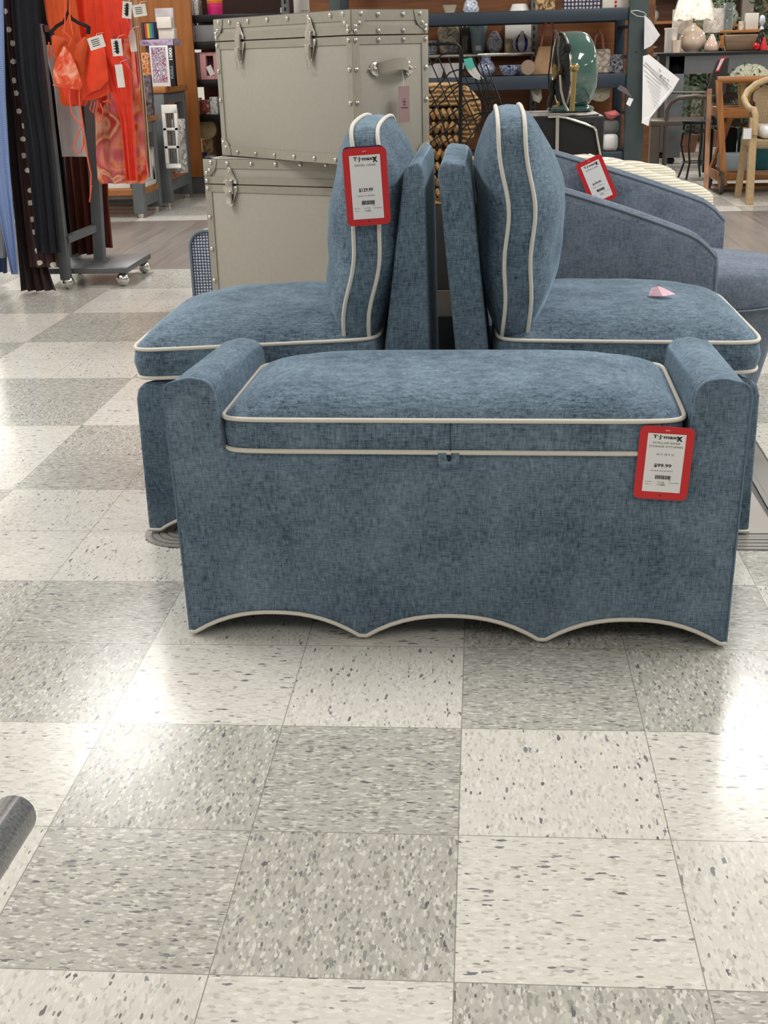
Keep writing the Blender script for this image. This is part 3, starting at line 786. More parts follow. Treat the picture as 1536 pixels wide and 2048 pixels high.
# ------------------------------------------------------------------ tub chairs on the right
def tub_chair(label, mat_, near, far, xa, zb, ynear, yfar, seat, body=True, segs=0, thick=.08, name='tub_chair', piping=None, zlow=.09, conv=.006, rad=.09):
    """near/far = (x0, z0, x1, z1) along the two arm tops; the shell wraps round the back at x = xa"""
    t = thing(name, label, 'chair', (0, 0, 0))
    path = []
    n1 = 16
    for i in range(n1+1):
        u = 1-i/n1; x = near[0]+(near[2]-near[0])*u; path.append((x, ynear, near[1]+(near[3]-near[1])*u+conv*math.sin(PI*u)))
    ym = (ynear+yfar)/2
    for i in range(1, 14):
        a = PI*i/14; sy = -math.cos(a); x = near[0]-(near[0]-xa)*math.sin(a); f = i/14
        path.append((x+(far[0]-near[0])*f, ym+sy*(yfar-ynear)/2, near[1]+(far[1]-near[1])*f+(zb-max(near[1], far[1]))*math.sin(a)))
    for i in range(n1+1):
        u = i/n1; x = far[0]+(far[2]-far[0])*u; path.append((x, yfar, far[1]+(far[3]-far[1])*u+conv*math.sin(PI*u)))
    k = len(path); vs = []; fs = []
    def nrm(i):
        a = Vector(path[max(0, i-1)]); b = Vector(path[min(k-1, i+1)]); d = (b-a); d.z = 0; d.normalize(); return Vector((d.y, -d.x, 0))
    s_len = [0]
    for a, b in zip(path, path[1:]): s_len.append(s_len[-1]+(Vector(a)-Vector(b)).length)
    prof = None
    for i, p in enumerate(path):
        n_ = -nrm(i); P = Vector(p)
        # ease down at the two arm fronts
        dn = min(s_len[i], s_len[-1]-s_len[i]); drop = (.035 if not segs else .012)*max(0, 1-dn/rad)**2
        h = thick/2; zt = p[2]-drop
        bulge = .0
        if segs:
            bulge = .007*abs(math.sin(PI*s_len[i]/s_len[-1]*segs))**.5
        o = [(h, zlow), (h+bulge, (zlow+zt)/2), (h+bulge, zt-h*.9), (h*.8, zt-h*.3+bulge), (h*.35, zt+bulge), (-h*.35, zt+bulge), (-h*.8, zt-h*.3+bulge), (-h-bulge, zt-h*.9), (-h-bulge, (zlow+zt)/2), (-h, zlow)]
        # outward normal is to the right of travel; offset positive = outside
        for d, z in o: vs.append((P.x-n_.x*d, P.y-n_.y*d, z))
    m = 10
    for i in range(k-1):
        for j in range(m): fs.append((i*m+j, i*m+(j+1) % m, (i+1)*m+(j+1) % m, (i+1)*m+j))
    fs.append(tuple(range(m))); fs.append(tuple((k-1)*m+j for j in range(m)))
    mb = MB().add(vs, fs)
    sh = mb.build('shell', mat_, t, bevel=.004 if not segs else 0, smooth=True, ang=60)
    if piping:
        for idx in (3, 6): MB().tube([vs[i*m+idx] for i in range(k)], .0045, n=6).build('top_piping', piping, sh, smooth=True)
        MB().tube([vs[q] for q in (0, 1, 2, 3, 4, 5, 6, 7, 8, 9)], .0045, n=6).build('arm_front_piping', piping, sh, smooth=True)
    x0, x1, zt = seat
    c_, a1, b1 = cushion_mb(x1-x0, yfar-ynear-.04, .10, .035, .0, n=26, p=2.7, side=.01)
    Mx = Matrix.Translation(((x0+x1)/2, ym, zt-.05))
    c_.xf(Mx); so_ = c_.build('seat_cushion', mat_, t, smooth=True, ang=180)
    if piping: loop_tube(b1, Mx, .003, 'piping', so_, piping)
    if body:
        pr = []
        for z, f in ((zt-.10, 1), (zt-.12, 1), (.2, .95), (.06, .86), (.02, .84)): pr.append((f, z))
        q = MB().lathe([(f*1, z) for f, z in pr], ((x0+x1)/2, ym, 0), 40, sx=(x1-x0)/2*1.0, sy=(yfar-ynear-.06)/2)
        q.v = [((x0+x1)/2+(x-(x0+x1)/2), y, z) for x, y, z in q.v]
        q.build('base', mat_, t, smooth=True, ang=60)
    return t
slate_pipe = plain('slate_piping', (112, 124, 138), .8, var=.06, scale=200)
tub_chair('slate blue linen tub chair with sloping arms behind the right swivel chair', slate, (.26, .705, .700, .548), (.26, .765, .83, .575), .06, .775, 2.42, 3.03, (.20, .965, .435), piping=slate_pipe)
price_tag('red framed price tag on the inner arm of the slate blue tub chair', (.375, 2.965, .735), .088, .15, -.42, 0, ['SWIVEL CHAIR'], '$199.99', 'Compare At $280.00')
cord = stripes('ivory_corduroy', (206, 196, 172), (240, 236, 222), 34, 'Z', .9, bump=.35, distort=.4, sheen=.3)
def xz(px, py, Y): p = at(px, py, Y); return (p.x, p.z)
tub_chair('ivory ribbed tub chair with channelled arms behind the slate blue chair', cord, xz(1180, 312, 3.32)+xz(1424, 380, 3.32), xz(1170, 312, 3.95)+xz(1350, 336, 3.95), .16, Z_(1150, 306, 3.8), 3.32, 3.95, (.3, .92, .34), segs=17, thick=.09, body=True, conv=.0)

# blue tweed chair behind the trunks
tweed = weave('blue_white_tweed', (66, 78, 108), (206, 208, 214), 26, .9, .3)
tc = thing('tweed_armchair', 'blue and white tweed armchair half hidden behind the lower trunk', 'chair', (0, 0, 0))
YT = 3.82; tx = X_(381, 500, YT); tz = Z_(400, 462, YT)
def rounded_panel(x0, x1, y0, y1, z0, z1, r):
    o = [(x0+.02, z0), (x1, z0), (x1, z1-r)]+[(x1-r+r*math.cos(a), z1-r+r*math.sin(a)) for a in [PI/2*i/6 for i in range(1, 7)]]+[(x0+r-r*math.sin(a), z1-r+r*math.cos(a)) for a in [PI/2*i/6 for i in range(7)]]+[(x0, z0+.1)]
    return MB().prism(o, y0, y1), o
pn, o = rounded_panel(tx, tx+.72, YT, YT+.10, .02, tz, .06)
ar = pn.build('arm', tweed, tc, bevel=.01)
MB().tube([(a, YT-.003, b) for a, b in o], .006, closed=True).build('arm_piping', slate_pipe, ar, smooth=True)
pn, o = rounded_panel(tx, tx+.72, YT+.55, YT+.65, .02, tz, .06); pn.build('arm', tweed, tc, bevel=.01)
MB().box(tx+.02, tx+.70, YT+.09, YT+.56, .06, tz-.10).build('seat', tweed, tc, bevel=.03)
MB().box(tx+.55, tx+.70, YT+.09, YT+.56, tz-.1, tz+.04).build('backrest', tweed, tc, bevel=.03)

# rounded grey bar at the lower left, end of a fixture beside the viewer
gb = MB()
e1 = at(22, 1650, .30); 
bar_m = blobs('hammered_grey_paint', [(92, 92, 94), (112, 112, 114), (128, 128, 131)], 260, .22)
gx = thing('fixture_foot', 'rounded hammered grey metal bar end at the lower left edge of the picture', 'fixture', (0, 0, 0))
p0 = at(27, 1634, .02); p1 = at(-60, 1760, -.16)
gb.tube([tuple(p0.lerp(p1, f)) for f in (0, .02, .06, .3, 1, 2.4)], .0275, n=20)
gb.build('bar', bar_m, gx, smooth=True, ang=70)

def one(name, mb, mat, label, cat, group=None, **k):
    return tag(mb.build(name, mat, None, **k), label, cat, group)
def gx0(px, py, Y): return at(px, py, Y).x
def boxpx(name, px0, px1, ptop, pbot, Y, depth, mat, label, cat, z0=None, bevel=.003, group=None, parent=None):
    """upright box whose front face fills these pixels at depth Y, standing at z0"""
    xm = (px0+px1)/2
    a = at(px0, pbot, Y); b = at(px1, pbot, Y); zt = at(xm, ptop, Y).z; zb = at(xm, pbot, Y).z if z0 is None else z0
    mb = MB().box(a.x, b.x, Y, Y+depth, zb, zt)
    o = mb.build(name, mat, parent, bevel=bevel)
    if not parent: tag(o, label, cat, group)
    return o, (a.x, b.x, zb, zt)

# ================================================================== clothes rack, left
rk = thing('clothes_rack', 'grey wheeled metal garment rack with a flat base plate, carrying orange swimwear', 'clothes rack', (0, 0, 0))
PX, PY_ = -2.048, 4.89
MB().box(-2.17, -1.742, 4.925, 5.40, .070, .098).build('base_plate', plain('dark_grey_plate', (96, 98, 101), .4, metal=.2), rk, bevel=.004)
MB().box(PX-.024, PX+.024, PY_-.024, PY_+.024, .05, 1.245).build('post', greym, rk, bevel=.003)
MB().beam((-1.952, 5.17, .098), (-1.900, 5.17, 1.30), .052).build('post', greym, rk)
MB().box(-1.99, -1.91, 5.13, 5.21, .098, .102).build('foot_flange', greym, rk, bevel=.003)
MB().box(-2.165, -2.12, 5.33, 5.38, .098, 1.25).build('post', greym, rk)
MB().beam((-2.03, 4.90, .245), (-1.955, 5.16, .268), .035).build('cross_bar', greym, rk)
MB().beam((-2.03, 4.90, 1.225), (-1.80, 5.25, 1.225), .03).build('cross_bar', plain('maroon_bar', (82, 50, 54), .5), rk)
MB().box(-2.26, -1.66, 4.62, 4.66, 1.60, 1.63).build('hanging_rail', chrome, rk)
MB().beam((-1.90, 5.17, 1.28), (-1.90, 4.64, 1.615), .03).build('rail_arm', greym, rk)
MB().beam((-2.14, 5.35, 1.24), (-2.14, 4.64, 1.615), .03).build('rail_arm', greym, rk)
for (x, y) in ((-2.045, 4.895), (-1.780, 4.965), (-1.772, 5.36), (-2.13, 5.36)):
    cs = MB(); cs.ball((x, y, .0345), .034, 10); o = cs.build('caster', chrome, rk, smooth=True, ang=180)
    MB().lathe([(.036, -.008), (.036, .004)], (x, y, .036), 16, axis='x').build('caster_rim', steel, o, smooth=True)
    MB().lathe([(.008, 0), (.008, .03)], (x, y, .05), 8).build('caster_stem', steel, o)

def garment(name, mat, rows, Y, label, cat='clothing', group=None, **k):
    o = sheet(rows, Y, **k).build(name, mat, None, smooth=True, ang=80); return tag(o, label, cat, group)
navyc = plain('navy_cloth', (14, 17, 27), .9, var=.2, sheen=.05)
blackc = plain('black_cloth', (9, 9, 12), .9, var=.2)
brownc = plain('dark_brown_cloth', (44, 27, 28), .85, var=.15, sheen=.1)
rustc = plain('rust_cloth', (100, 42, 24), .85, var=.2, sheen=.2)
orange = plain('orange_swim_fabric', (238, 66, 18), .5, var=.10, scale=20, sheen=.2)
orange2 = plain('burnt_orange_swim_fabric', (214, 78, 16), .55, var=.12, scale=20, sheen=.2)
orange3 = plain('red_orange_cloth', (226, 50, 14), .55, var=.12, scale=20, sheen=.2)
coral = plain('coral_cord', (232, 92, 56), .6)
garment('striped_shirt', stripes('blue_stripe', (92, 116, 168), (142, 164, 206), 60, 'DIAGONAL', .8), [(-70, -40, 3), (0, -40, 7), (200, -30, 12), (330, -18, 20), (470, 8, 32), (548, 24, 38)], 4.60, 'pale blue finely striped shirt dress at the far left edge of the rack', amp=.01, folds=2)
garment('grey_shirt', plain('grey_cloth', (128, 132, 138), .85), [(150, -60, -4), (330, -40, 6), (430, -30, 16), (515, -20, 20)], 4.82, 'grey shirt at the left edge hanging behind the blue striped one', amp=.02, folds=3)
garment('blue_jeans', plain('denim', (44, 58, 92), .85), [(300, -60, -10), (500, -40, 14), (545, -38, 16)], 5.0, 'dark blue jeans hem at the left edge under the grey shirt', amp=.02, folds=2)
garment('brown_dress', brownc, [(-70, -2, 14), (0, 2, 20), (200, 14, 48), (330, 22, 62), (450, 34, 78), (520, 40, 96), (588, 46, 116)], 4.80, 'long plain dark brown dress reaching lowest, beside the blue striped one', amp=.02, folds=4)
dt = dots('brown_polka_dot', (62, 38, 36), (226, 218, 208), 14, .17)
garment('polka_dot_dress', dt, [(-70, 2, 18), (0, 8, 24), (100, 14, 32), (210, 28, 50), (330, 40, 68), (430, 50, 92), (500, 58, 116), (534, 62, 122)], 4.755, 'brown dress with white polka dots between the plain brown and navy ones', amp=.012, folds=3)
garment('navy_dress', navyc, [(-70, 18, 70), (0, 24, 76), (150, 36, 84), (300, 56, 104), (420, 68, 116), (505, 76, 124)], 4.71, 'long navy black dress hanging beside the grey rack post', amp=.014, folds=3)
garment('black_dress', blackc, [(-70, 60, 100), (40, 66, 108), (150, 76, 110), (260, 88, 122), (380, 104, 136), (468, 114, 145)], 5.04, 'long black dress hanging just behind the grey rack post', amp=.014, folds=2)
garment('white_skirt', plain('white_cloth', (196, 192, 192), .8, sheen=.2), [(90, 88, 140), (170, 108, 156), (250, 117, 168), (313, 125, 177)], 5.0, 'plain off white skirt hanging under the orange swimwear', amp=.006, folds=1)
garment('rust_skirt', rustc, [(200, 124, 190), (300, 130, 196), (400, 140, 206), (508, 148, 214)], 5.27, 'long rust brown pleated skirt hanging behind the centre post', amp=.03, folds=4)
garment('rust_trousers', rustc, [(300, 196, 214), (400, 198, 218), (495, 202, 227)], 5.34, 'narrow rust brown trouser leg to the right of the centre post', amp=.01, folds=1)
# orange swimwear
garment('orange_tank_top', orange2, [(-40, 86, 150), (0, 88, 152), (40, 94, 158), (60, 100, 160), (110, 108, 170), (205, 122, 176), (212, 128, 172)], 4.78, 'burnt orange tank top behind the black hanger', amp=.008, folds=2)
garment('orange_swimsuit', orange, [(-40, 146, 216), (30, 152, 222), (90, 158, 226), (140, 160, 228), (176, 158, 226), (186, 166, 224)], 4.84, 'bright orange swimsuit in the middle of the rack', amp=.012, folds=3)
garment('orange_one_shoulder_top', orange3, [(-40, 204, 238), (10, 206, 248), (40, 214, 256), (52, 218, 261), (70, 226, 258), (76, 234, 252)], 4.76, 'bright orange draped top with a strap nearest the white labels', amp=.006, folds=2)
# bikini with hanger
bk = thing('bikini', 'orange tie-dye triangle bikini top hanging from a black hanger with long strings', 'swimwear', (0, 0, 0))
Yb = 4.62
def patch(pts, Y, th=.012, bulge=.012):
    P = [at(a, b, Y) for a, b in pts]; c = sum(P, Vector())/len(P); n = len(P); mb = MB()
    vs = [(c.x, c.y-bulge-th/2, c.z)]+[(p.x, p.y-th/2, p.z) for p in P]+[(c.x, c.y+th/2, c.z)]+[(p.x, p.y+th/2, p.z) for p in P]
    fs = [(0, 1+i, 1+(i+1) % n) for i in range(n)]+[(n+1, n+2+(i+1) % n, n+2+i) for i in range(n)]+[(1+i, n+2+i, n+2+(i+1) % n, 1+(i+1) % n) for i in range(n)]
    return mb.add(vs, fs)
tie = blobs('coral_tie_dye', [(214, 60, 24), (224, 74, 34), (240, 128, 96), (244, 176, 150)], 22, .6, dist=1)
patch([(128, 92), (140, 104), (152, 130), (158, 150), (164, 168), (162, 178), (148, 178), (128, 172), (109, 165), (107, 142), (112, 124)], Yb-.03).build('cup', tie, bk, smooth=True, ang=60)
patch([(168, 74), (177, 72), (174, 96), (170, 122), (166, 150), (152, 142), (150, 108), (154, 88)], Yb+.02).build('cup', orange2, bk, smooth=True, ang=60)
patch([(106, 70), (128, 76), (136, 84), (122, 96), (118, 112), (110, 110), (104, 92)], Yb+.03).build('cup', orange2, bk, smooth=True, ang=60)
def cordpx(pts, Y, r=.0035): return MB().tube([tuple(at(a, b, Y)) for a, b in pts], r, n=6)
cordpx([(106, 170), (130, 174), (160, 179)], Yb-.03, .004).build('hem_cord', coral, bk, smooth=True)
cordpx([(139, 178), (139, 200), (143, 225), (152, 240), (164, 252), (166, 252), (160, 220), (158, 180)], Yb-.02).build('string', coral, bk, smooth=True)
cordpx([(166, 252), (158, 262), (150, 280), (147, 296), (153, 306), (162, 304), (167, 290), (166, 256), (170, 290), (176, 320), (182, 350), (181, 384), (179, 404), (183, 370)], Yb-.03).build('string', coral, bk, smooth=True)
cordpx([(98, 84), (97, 104), (100, 118), (104, 100), (112, 116)], Yb, .004).build('string', orange2, bk, smooth=True)
for a in ([(131, -20), (130, 40), (128, 68)], [(139, -20), (139, 24), (141, 44), (146, 70)], [(124, 60), (134, 68), (143, 78), (138, 92)]): cordpx(a, Yb-.02, .0032).build('strap', coral, bk, smooth=True)
hg = thing('clothes_hanger', 'black plastic clip hanger holding the tie-dye bikini', 'hanger', (0, 0, 0))
cordpx([(104, 62), (114, 52), (128, 44), (136, 24), (144, 38), (158, 46), (174, 52), (178, 56)], Yb+.045, .008).build('arm', blackm, hg, smooth=True)
cordpx([(136, 24), (136, 8), (138, -20), (139, -60)], Yb+.045, .003).build('hook', blackm, hg, smooth=True)
for a, b in (((103, 60), (105, 72)), ((177, 52), (176, 68))): cordpx([a, b], Yb+.04, .011).build('clip', blackm, hg)
# orange bikini bottom in front
bb2 = thing('bikini_bottom', 'bright orange side-tie bikini bottom with dangling loops beside the tie-dye bikini', 'swimwear', (0, 0, 0))
patch([(176, 74), (190, 72), (206, 84), (212, 120), (217, 160), (200, 178), (180, 186), (164, 200), (166, 178), (172, 130)], Yb+.05).build('panel', orange, bb2, smooth=True, ang=60)
patch([(196, 156), (214, 152), (220, 186), (204, 194), (186, 200), (172, 202), (168, 196)], Yb+.08).build('panel', orange, bb2, smooth=True, ang=60)
patch([(122, 172), (160, 180), (166, 200), (160, 212), (140, 206), (132, 196)], Yb+.09).build('panel', orange3, bb2, smooth=True, ang=60)
for a in ([(196, 200), (191, 230), (196, 244), (204, 240), (206, 222), (200, 206)], [(184, 200), (180, 218), (186, 226), (190, 204)], [(206, 204), (220, 200), (222, 207), (214, 200)]): cordpx(a, Yb+.05).build('tie_loop', coral, bb2, smooth=True)
fl_ = blobs('floral_print', [(176, 40, 20), (222, 92, 40), (240, 158, 120), (214, 110, 130), (206, 90, 20), (238, 190, 160), (190, 50, 40)], 5.5, .7, dist=.9)
garment('floral_dress', fl_, [(30, 236, 262), (150, 206, 274), (230, 192, 288), (300, 194, 292), (358, 198, 296), (367, 206, 290)], 5.0, 'floral print dress in orange and pink hanging behind the swimwear', amp=.02, folds=3)
garment('red_dress', orange3, [(110, 184, 246), (140, 212, 262), (240, 242, 268), (300, 248, 272), (361, 254, 276)], 4.72, 'narrow red orange dress hanging in front of the floral print', amp=.012, folds=2)
garment('red_robe', plain('red_cloth', (190, 24, 10), .7, var=.2), [(196, 168, 240), (250, 172, 238), (300, 176, 204), (345, 178, 196)], 5.30, 'deep red robe behind the centre post', amp=.02, folds=3)
garment('cream_dress', plain('cream_pleats', (222, 196, 158), .8, var=.1, sheen=.2), [(-10, 262, 272), (60, 266, 278), (150, 272, 287), (250, 276, 296), (355, 276, 304)], 5.12, 'cream pleated dress at the right end of the rack', amp=.02, folds=4)
garment('pink_print_dress', blobs('pink_print', [(196, 40, 84), (226, 110, 130), (214, 60, 96), (236, 196, 160)], 7, .7), [(90, 262, 272), (160, 268, 280), (260, 272, 284), (350, 274, 299)], 5.07, 'pink and cream print dress between the red and cream dresses', amp=.012, folds=2)
tagm = plain('hang_tag_card', (222, 218, 212), .6)
def hang_tag(cx, cy, w_, h_, rot, Y, label, lines=True, clip=False):
    t = thing('hang_tag', label, 'tag', tuple(at(cx, cy, Y)), 0); t.rotation_euler = (0, math.radians(rot), 0)
    MB().box(-w_/2, w_/2, -.001, .001, -h_/2, h_/2).build('card', tagm, t)
    MB().tube([(0, .001, h_*.4), (0, .05, h_*.5+.012), (0, .16, h_*.5+.02)], .0008, n=5).build('string', white, t)
    if lines:
        q = MB()
        for k in range(4): q.box(-w_*.30, w_*.2, -.0016, -.0011, h_*(.22-.16*k), h_*(.28-.16*k))
        q.build('print', ink, t)
    if clip: MB().box(-.006, .006, -.006, -.001, -h_*.35, h_*.4).build('pin', blackm, t, bevel=.002)
hang_tag(193, 85, .072, .052, -14, 4.54, 'white price label tilted on the orange bikini bottom')
hang_tag(234, 95, .047, .072, -2, 4.60, 'white price label with black pin, middle of the rack', clip=True)
hang_tag(240, 152, .034, .098, -3, 4.60, 'long rounded off white brand tag on the red dress', lines=False)
hang_tag(254, 20, .042, .070, 8, 4.66, 'white price label with black pin on the one-shoulder top', clip=True)
hang_tag(279, 21, .062, .050, -6, 4.66, 'white price label sticking out sideways at the top of the rack')
hang_tag(265, 82, .03, .092, -4, 4.80, 'slim off white brand tag beside the cream dress', lines=False)

# ================================================================== gift fixtures, far left
def table_unit(label, x0, x1, y0, y1, top, shelf, name='display_table', leg=.08, th=.045):
    t = thing(name, label, 'display table', (0, 0, 0))
    for x in (x0, x1-leg):
        for y in (y0, y1-leg):
            lg = MB().box(x, x+leg, y, y+leg, .03, top-th).build('leg', greym, t, bevel=.004)
            MB().lathe([(.02, 0), (.022, .03)], (x+leg/2, y+leg/2, .0), 10).build('foot', steel, lg)
    MB().box(x0-.01, x1+.02, y0-.01, y1+.01, top-th, top).build('table_top', oak, t, bevel=.003)
    MB().box(x0+.01, x1-.004, y0+.01, y1-.01, shelf-.045, shelf).build('lower_shelf', oak, t, bevel=.003)
    q = MB()
    q.box(x1-.05, x1-.01, y0+leg, y1-leg, shelf-.13, shelf-.046); MB().box(x1-.05, x1-.01, y0+leg, y1-leg, top-th-.08, top-th-.001).build('side_rail', greym, t)
    q.build('side_rail', greym, t)
    q = MB(); q.box(x0+leg, x1-leg, y0+.01, y0+.05, top-th-.08, top-th-.001); q.build('front_rail', greym, t)
    return t
table_unit('grey framed display table with orange wood shelves, nearest left of the aisle', -3.6, -2.40, 7.80, 8.34, .70, .205)
table_unit('taller grey framed display table with orange wood top carrying boxed puzzles', -3.6, -2.36, 8.48, 9.22, .885, .245)
one('white_box', MB().box(-2.98, -2.50, 7.84, 8.0, .207, .31), white2, 'plain white box on the lowest wood shelf beside the floral dress', 'box', bevel=.004)
wf = thing('framed_tray', 'white framed tray standing on edge in the lower shelf', 'tray', (0, 0, 0))
MB().box(-2.46, -2.425, 7.90, 8.24, .207, .44).build('panel', plain('white_panel', (196, 196, 196), .6), wf)
q = MB(); 
for b in ((7.885, 7.915, .207, .47), (8.225, 8.25, .207, .47), (7.915, 8.225, .207, .237), (7.915, 8.225, .44, .47)): q.box(-2.47, -2.41, *b)
q.build('frame', white2, wf, bevel=.003)
# louvred white shutter panel
lp = thing('window_panel', 'white wooden panel with three barred openings leaning by the table', 'wall decor', (0, 0, 0))
xa_, ya_ = -2.355, 8.36
q = MB()
for z0, z1 in ((.30, .335), (.445, .465), (.575, .595), (.70, .76)): q.box(xa_, xa_+.115, ya_, ya_+.025, z0, z1)
for x in (xa_, xa_+.09): q.box(x, x+.025, ya_, ya_+.025, .335, .70)
q.build('frame', white2, lp, bevel=.002)
q = MB()
for k in range(3):
    for j in range(4): q.box(xa_+.03+.016*j, xa_+.036+.016*j, ya_+.006, ya_+.018, .335+.13*k, .445+.13*k)
q.build('bars', greym, lp)
wrapm = blobs('plastic_wrap', [(150, 146, 140), (198, 196, 192), (122, 118, 112), (222, 220, 216)], 18, .25)
one('wrapped_roll', MB().lathe([(.05, .0), (.055, .1), (.05, .3), (.06, .39), (.052, .40)], (-2.30, 8.62, .247), 14), wrapm, 'plastic wrapped pale roll standing on the lower wood shelf', 'roll', smooth=True)
one('wrapped_bundle', MB().lathe([(.05, .0), (.06, .12), (.045, .28), (.02, .30)], (-2.42, 8.66, .247), 12), wrapm, 'clear plastic wrapped bundle left of the pale roll', 'bundle', smooth=True)
# goods on the taller table (Y about 8.55)
Zt = .886; Yq = 8.52
def goods(name, x0, x1, yt, yb, Y, d, mat, label, cat='box', z0=Zt, group=None): return boxpx(name, x0, x1, yt, yb, Y, d, mat, label, cat, z0=z0, group=group)
puz = blobs('puzzle_art', [(196, 60, 60), (70, 90, 160), (226, 220, 224), (120, 60, 50), (150, 180, 210), (190, 120, 100)], 55, .35, smooth=False, dist=1)
puz2 = blobs('puzzle_art_warm', [(120, 50, 36), (206, 120, 60), (230, 180, 130), (90, 60, 60), (206, 90, 50)], 50, .35, smooth=False, dist=1)
pz = thing('puzzle_box', 'white puzzle box with busy collage picture and 1000 on its black spine', 'puzzle box', (0, 0, 0))
a = at(304, 164, Yq); b = at(341, 164, Yq); ztop = at(322, 91, Yq).z
MB().box(a.x, b.x, Yq, Yq+.07, Zt, ztop).build('box', white2, pz, bevel=.002)
MB().box(a.x+.012, b.x-.02, Yq-.002, Yq-.0005, Zt+.03, ztop-.012).build('picture', puz, pz)
sb = MB().box(b.x+.001, b.x+.036, Yq, Yq+.07, Zt, ztop).build('spine', plain('black_card', (26, 28, 34), .4), pz, bevel=.002)
text_mb('1000', .085, b.x+.018, ztop-.06, Yq-.002, height=.024, bold=.03, rot=PI/2).build('lettering', white, sb)
text_mb('PUZZLE', .09, b.x+.018, ztop-.19, Yq-.002, height=.018, bold=.02, rot=PI/2).build('lettering', plain('silver_ink', (150, 160, 168), .5), sb)
goods('puzzle_box', 285, 302, 105, 150, Yq+.03, .06, puz2, 'dark puzzle box with orange food picture left of the 1000 piece one', 'puzzle box')
goods('toy_pack', 287, 306, 150, 225, 8.0, .06, blobs('dark_clutter', [(40, 36, 40), (86, 74, 80), (120, 108, 112)], 30, .5), 'dark packaged goods hanging under the puzzles beside the cream dress', 'package', z0=.70)
ls = thing('ledge_shelf', 'thin mauve and white shelf board above the puzzles', 'shelf', (0, 0, 0))
a = at(280, 90, 8.62); b = at(346, 90, 8.62); zl0 = at(312, 91, 8.62).z; zl1 = at(312, 79, 8.62).z
MB().box(a.x, b.x, 8.62, 8.9, zl0, zl1).build('board', blobs('mauve_print', [(120, 92, 130), (196, 180, 204), (142, 108, 150)], 14, .3), ls)
MB().box(a.x+.02, a.x+.05, 8.70, 8.74, Zt, zl0).build('bracket', greym, ls); MB().box(b.x-.05, b.x-.02, 8.70, 8.74, Zt, zl0).build('bracket', greym, ls)
goods('gift_box', 314, 343, 34, 57, 8.64, .08, plain('cream_box', (226, 220, 210), .5), 'cream square gift box, upper of two below the plastic pack', z0=zl1+.078)
goods('gift_box', 318, 349, 57, 78, 8.66, .10, plain('ivory_box', (214, 206, 196), .5), 'larger ivory gift box under the cream one', z0=zl1+.001)
goods('plastic_pack', 314, 350, 16, 78, 8.80, .04, plain('frosted_pack', (196, 186, 192), .25, var=.15), 'frosted plastic pack standing behind the two gift boxes', 'package', z0=zl1+.001)
goods('marker_box', 284, 313, 44, 76, 8.68, .06, stripes('rainbow', (30, 30, 34), (70, 40, 60), 8, 'X'), 'dark box with a rainbow band beside the gift boxes', z0=zl1+.001)
for k, c in enumerate(((186, 60, 54), (214, 150, 40), (60, 140, 80), (40, 90, 130))):
    pass
rb = [o for o in SC.objects if o.name.startswith('marker_box')][0]
vx = [v.co.x for v in rb.data.vertices]; vz = [v.co.z for v in rb.data.vertices]
for k, c in enumerate(((186, 60, 54), (214, 170, 50), (60, 150, 100), (40, 96, 150))):
    w1 = (max(vx)-min(vx)); MB().box(min(vx)+w1*(.25+.15*k), min(vx)+w1*(.25+.15*(k+1)), 8.677, 8.6795, min(vz)+.01, max(vz)-.01).build('colour_band', plain('band%d' % c[0], c, .5), rb)
# orange partition and perforated shelving behind it
def slotted(x, y, z1, parent, w_=.05, m_=greym):
    o = MB().box(x-w_/2, x+w_/2, y-.02, y+.02, 0, z1).build('slotted_upright', m_, parent, bevel=.002)
    q = MB(); z = .1
    while z < z1-.1: q.box(x-.008, x+.008, y-.0215, y-.019, z, z+.028); z += .055
    q.build('slots', dark, o)
    return o
pt_ = thing('wood_partition', 'tall orange wood end panel beside the perforated upright, left', 'partition', (0, 0, 0))
MB().box(-3.4, -2.315, 9.44, 9.48, .14, 2.2).build('panel', orangewall, pt_)
MB().box(-3.4, -2.315, 9.47, 9.53, 0, .14).build('plinth', greym, pt_)
mu = thing('metal_shelving', 'grey slotted metal shelving with black shelves left of the trunks', 'shelving', (0, 0, 0))
UX = X_(386, 300, 9.5); slotted(UX-.0, 9.5, 2.2, mu, .06)
slotted(-1.55, 9.5, 2.2, mu, .06)
MB().box(UX+.03, -1.55, 9.5, 9.95, 0, .19).build('base_deck', greym, mu, bevel=.006)
MB().box(UX+.03, -1.55, 9.48, 9.96, .192, .215).build('base_board', oak, mu)
MB().box(UX+.03, -1.55, 9.97, 9.99, .215, 2.2).build('back_panel', plain('dark_maroon_board', (58, 34, 30), .7), mu)
SZ = []
for yb in (230, 160, 84, 30):
    z = Z_(410, yb, 9.5); SZ.append(z)
    MB().box(UX+.03, -1.55, 9.5, 9.95, z-.055, z).build('shelf', blackm, mu, bevel=.004)
def shelfgood(name, x0, x1, hgt, si, mat, label, cat='box', dy=.03, d=.14):
    z = .216 if si < 0 else SZ[si]+.001
    py = 352 if si < 0 else (230, 160, 84, 30)[si]
    return boxpx(name, x0, x1, py-hgt, py, 9.5+dy, d, mat, label, cat, z0=z)
clut = lambda n, *c: blobs(n, list(c), 26, .4)
shelfgood('toiletry_case', 390, 401, 55, 1, plain('taupe_case', (92, 70, 64), .6), 'brown case left of the pink organiser on the metal shelving', 'case')
org = thing('cosmetic_organiser', 'pink cosmetic organiser with a paper tag on the metal shelving', 'organiser', (0, 0, 0))
a = at(402, 158, 9.55); b = at(436, 158, 9.55); zt = Z_(420, 104, 9.55); z0 = SZ[1]+.001
pkm = plain('pink_organiser', (206, 150, 150), .5)
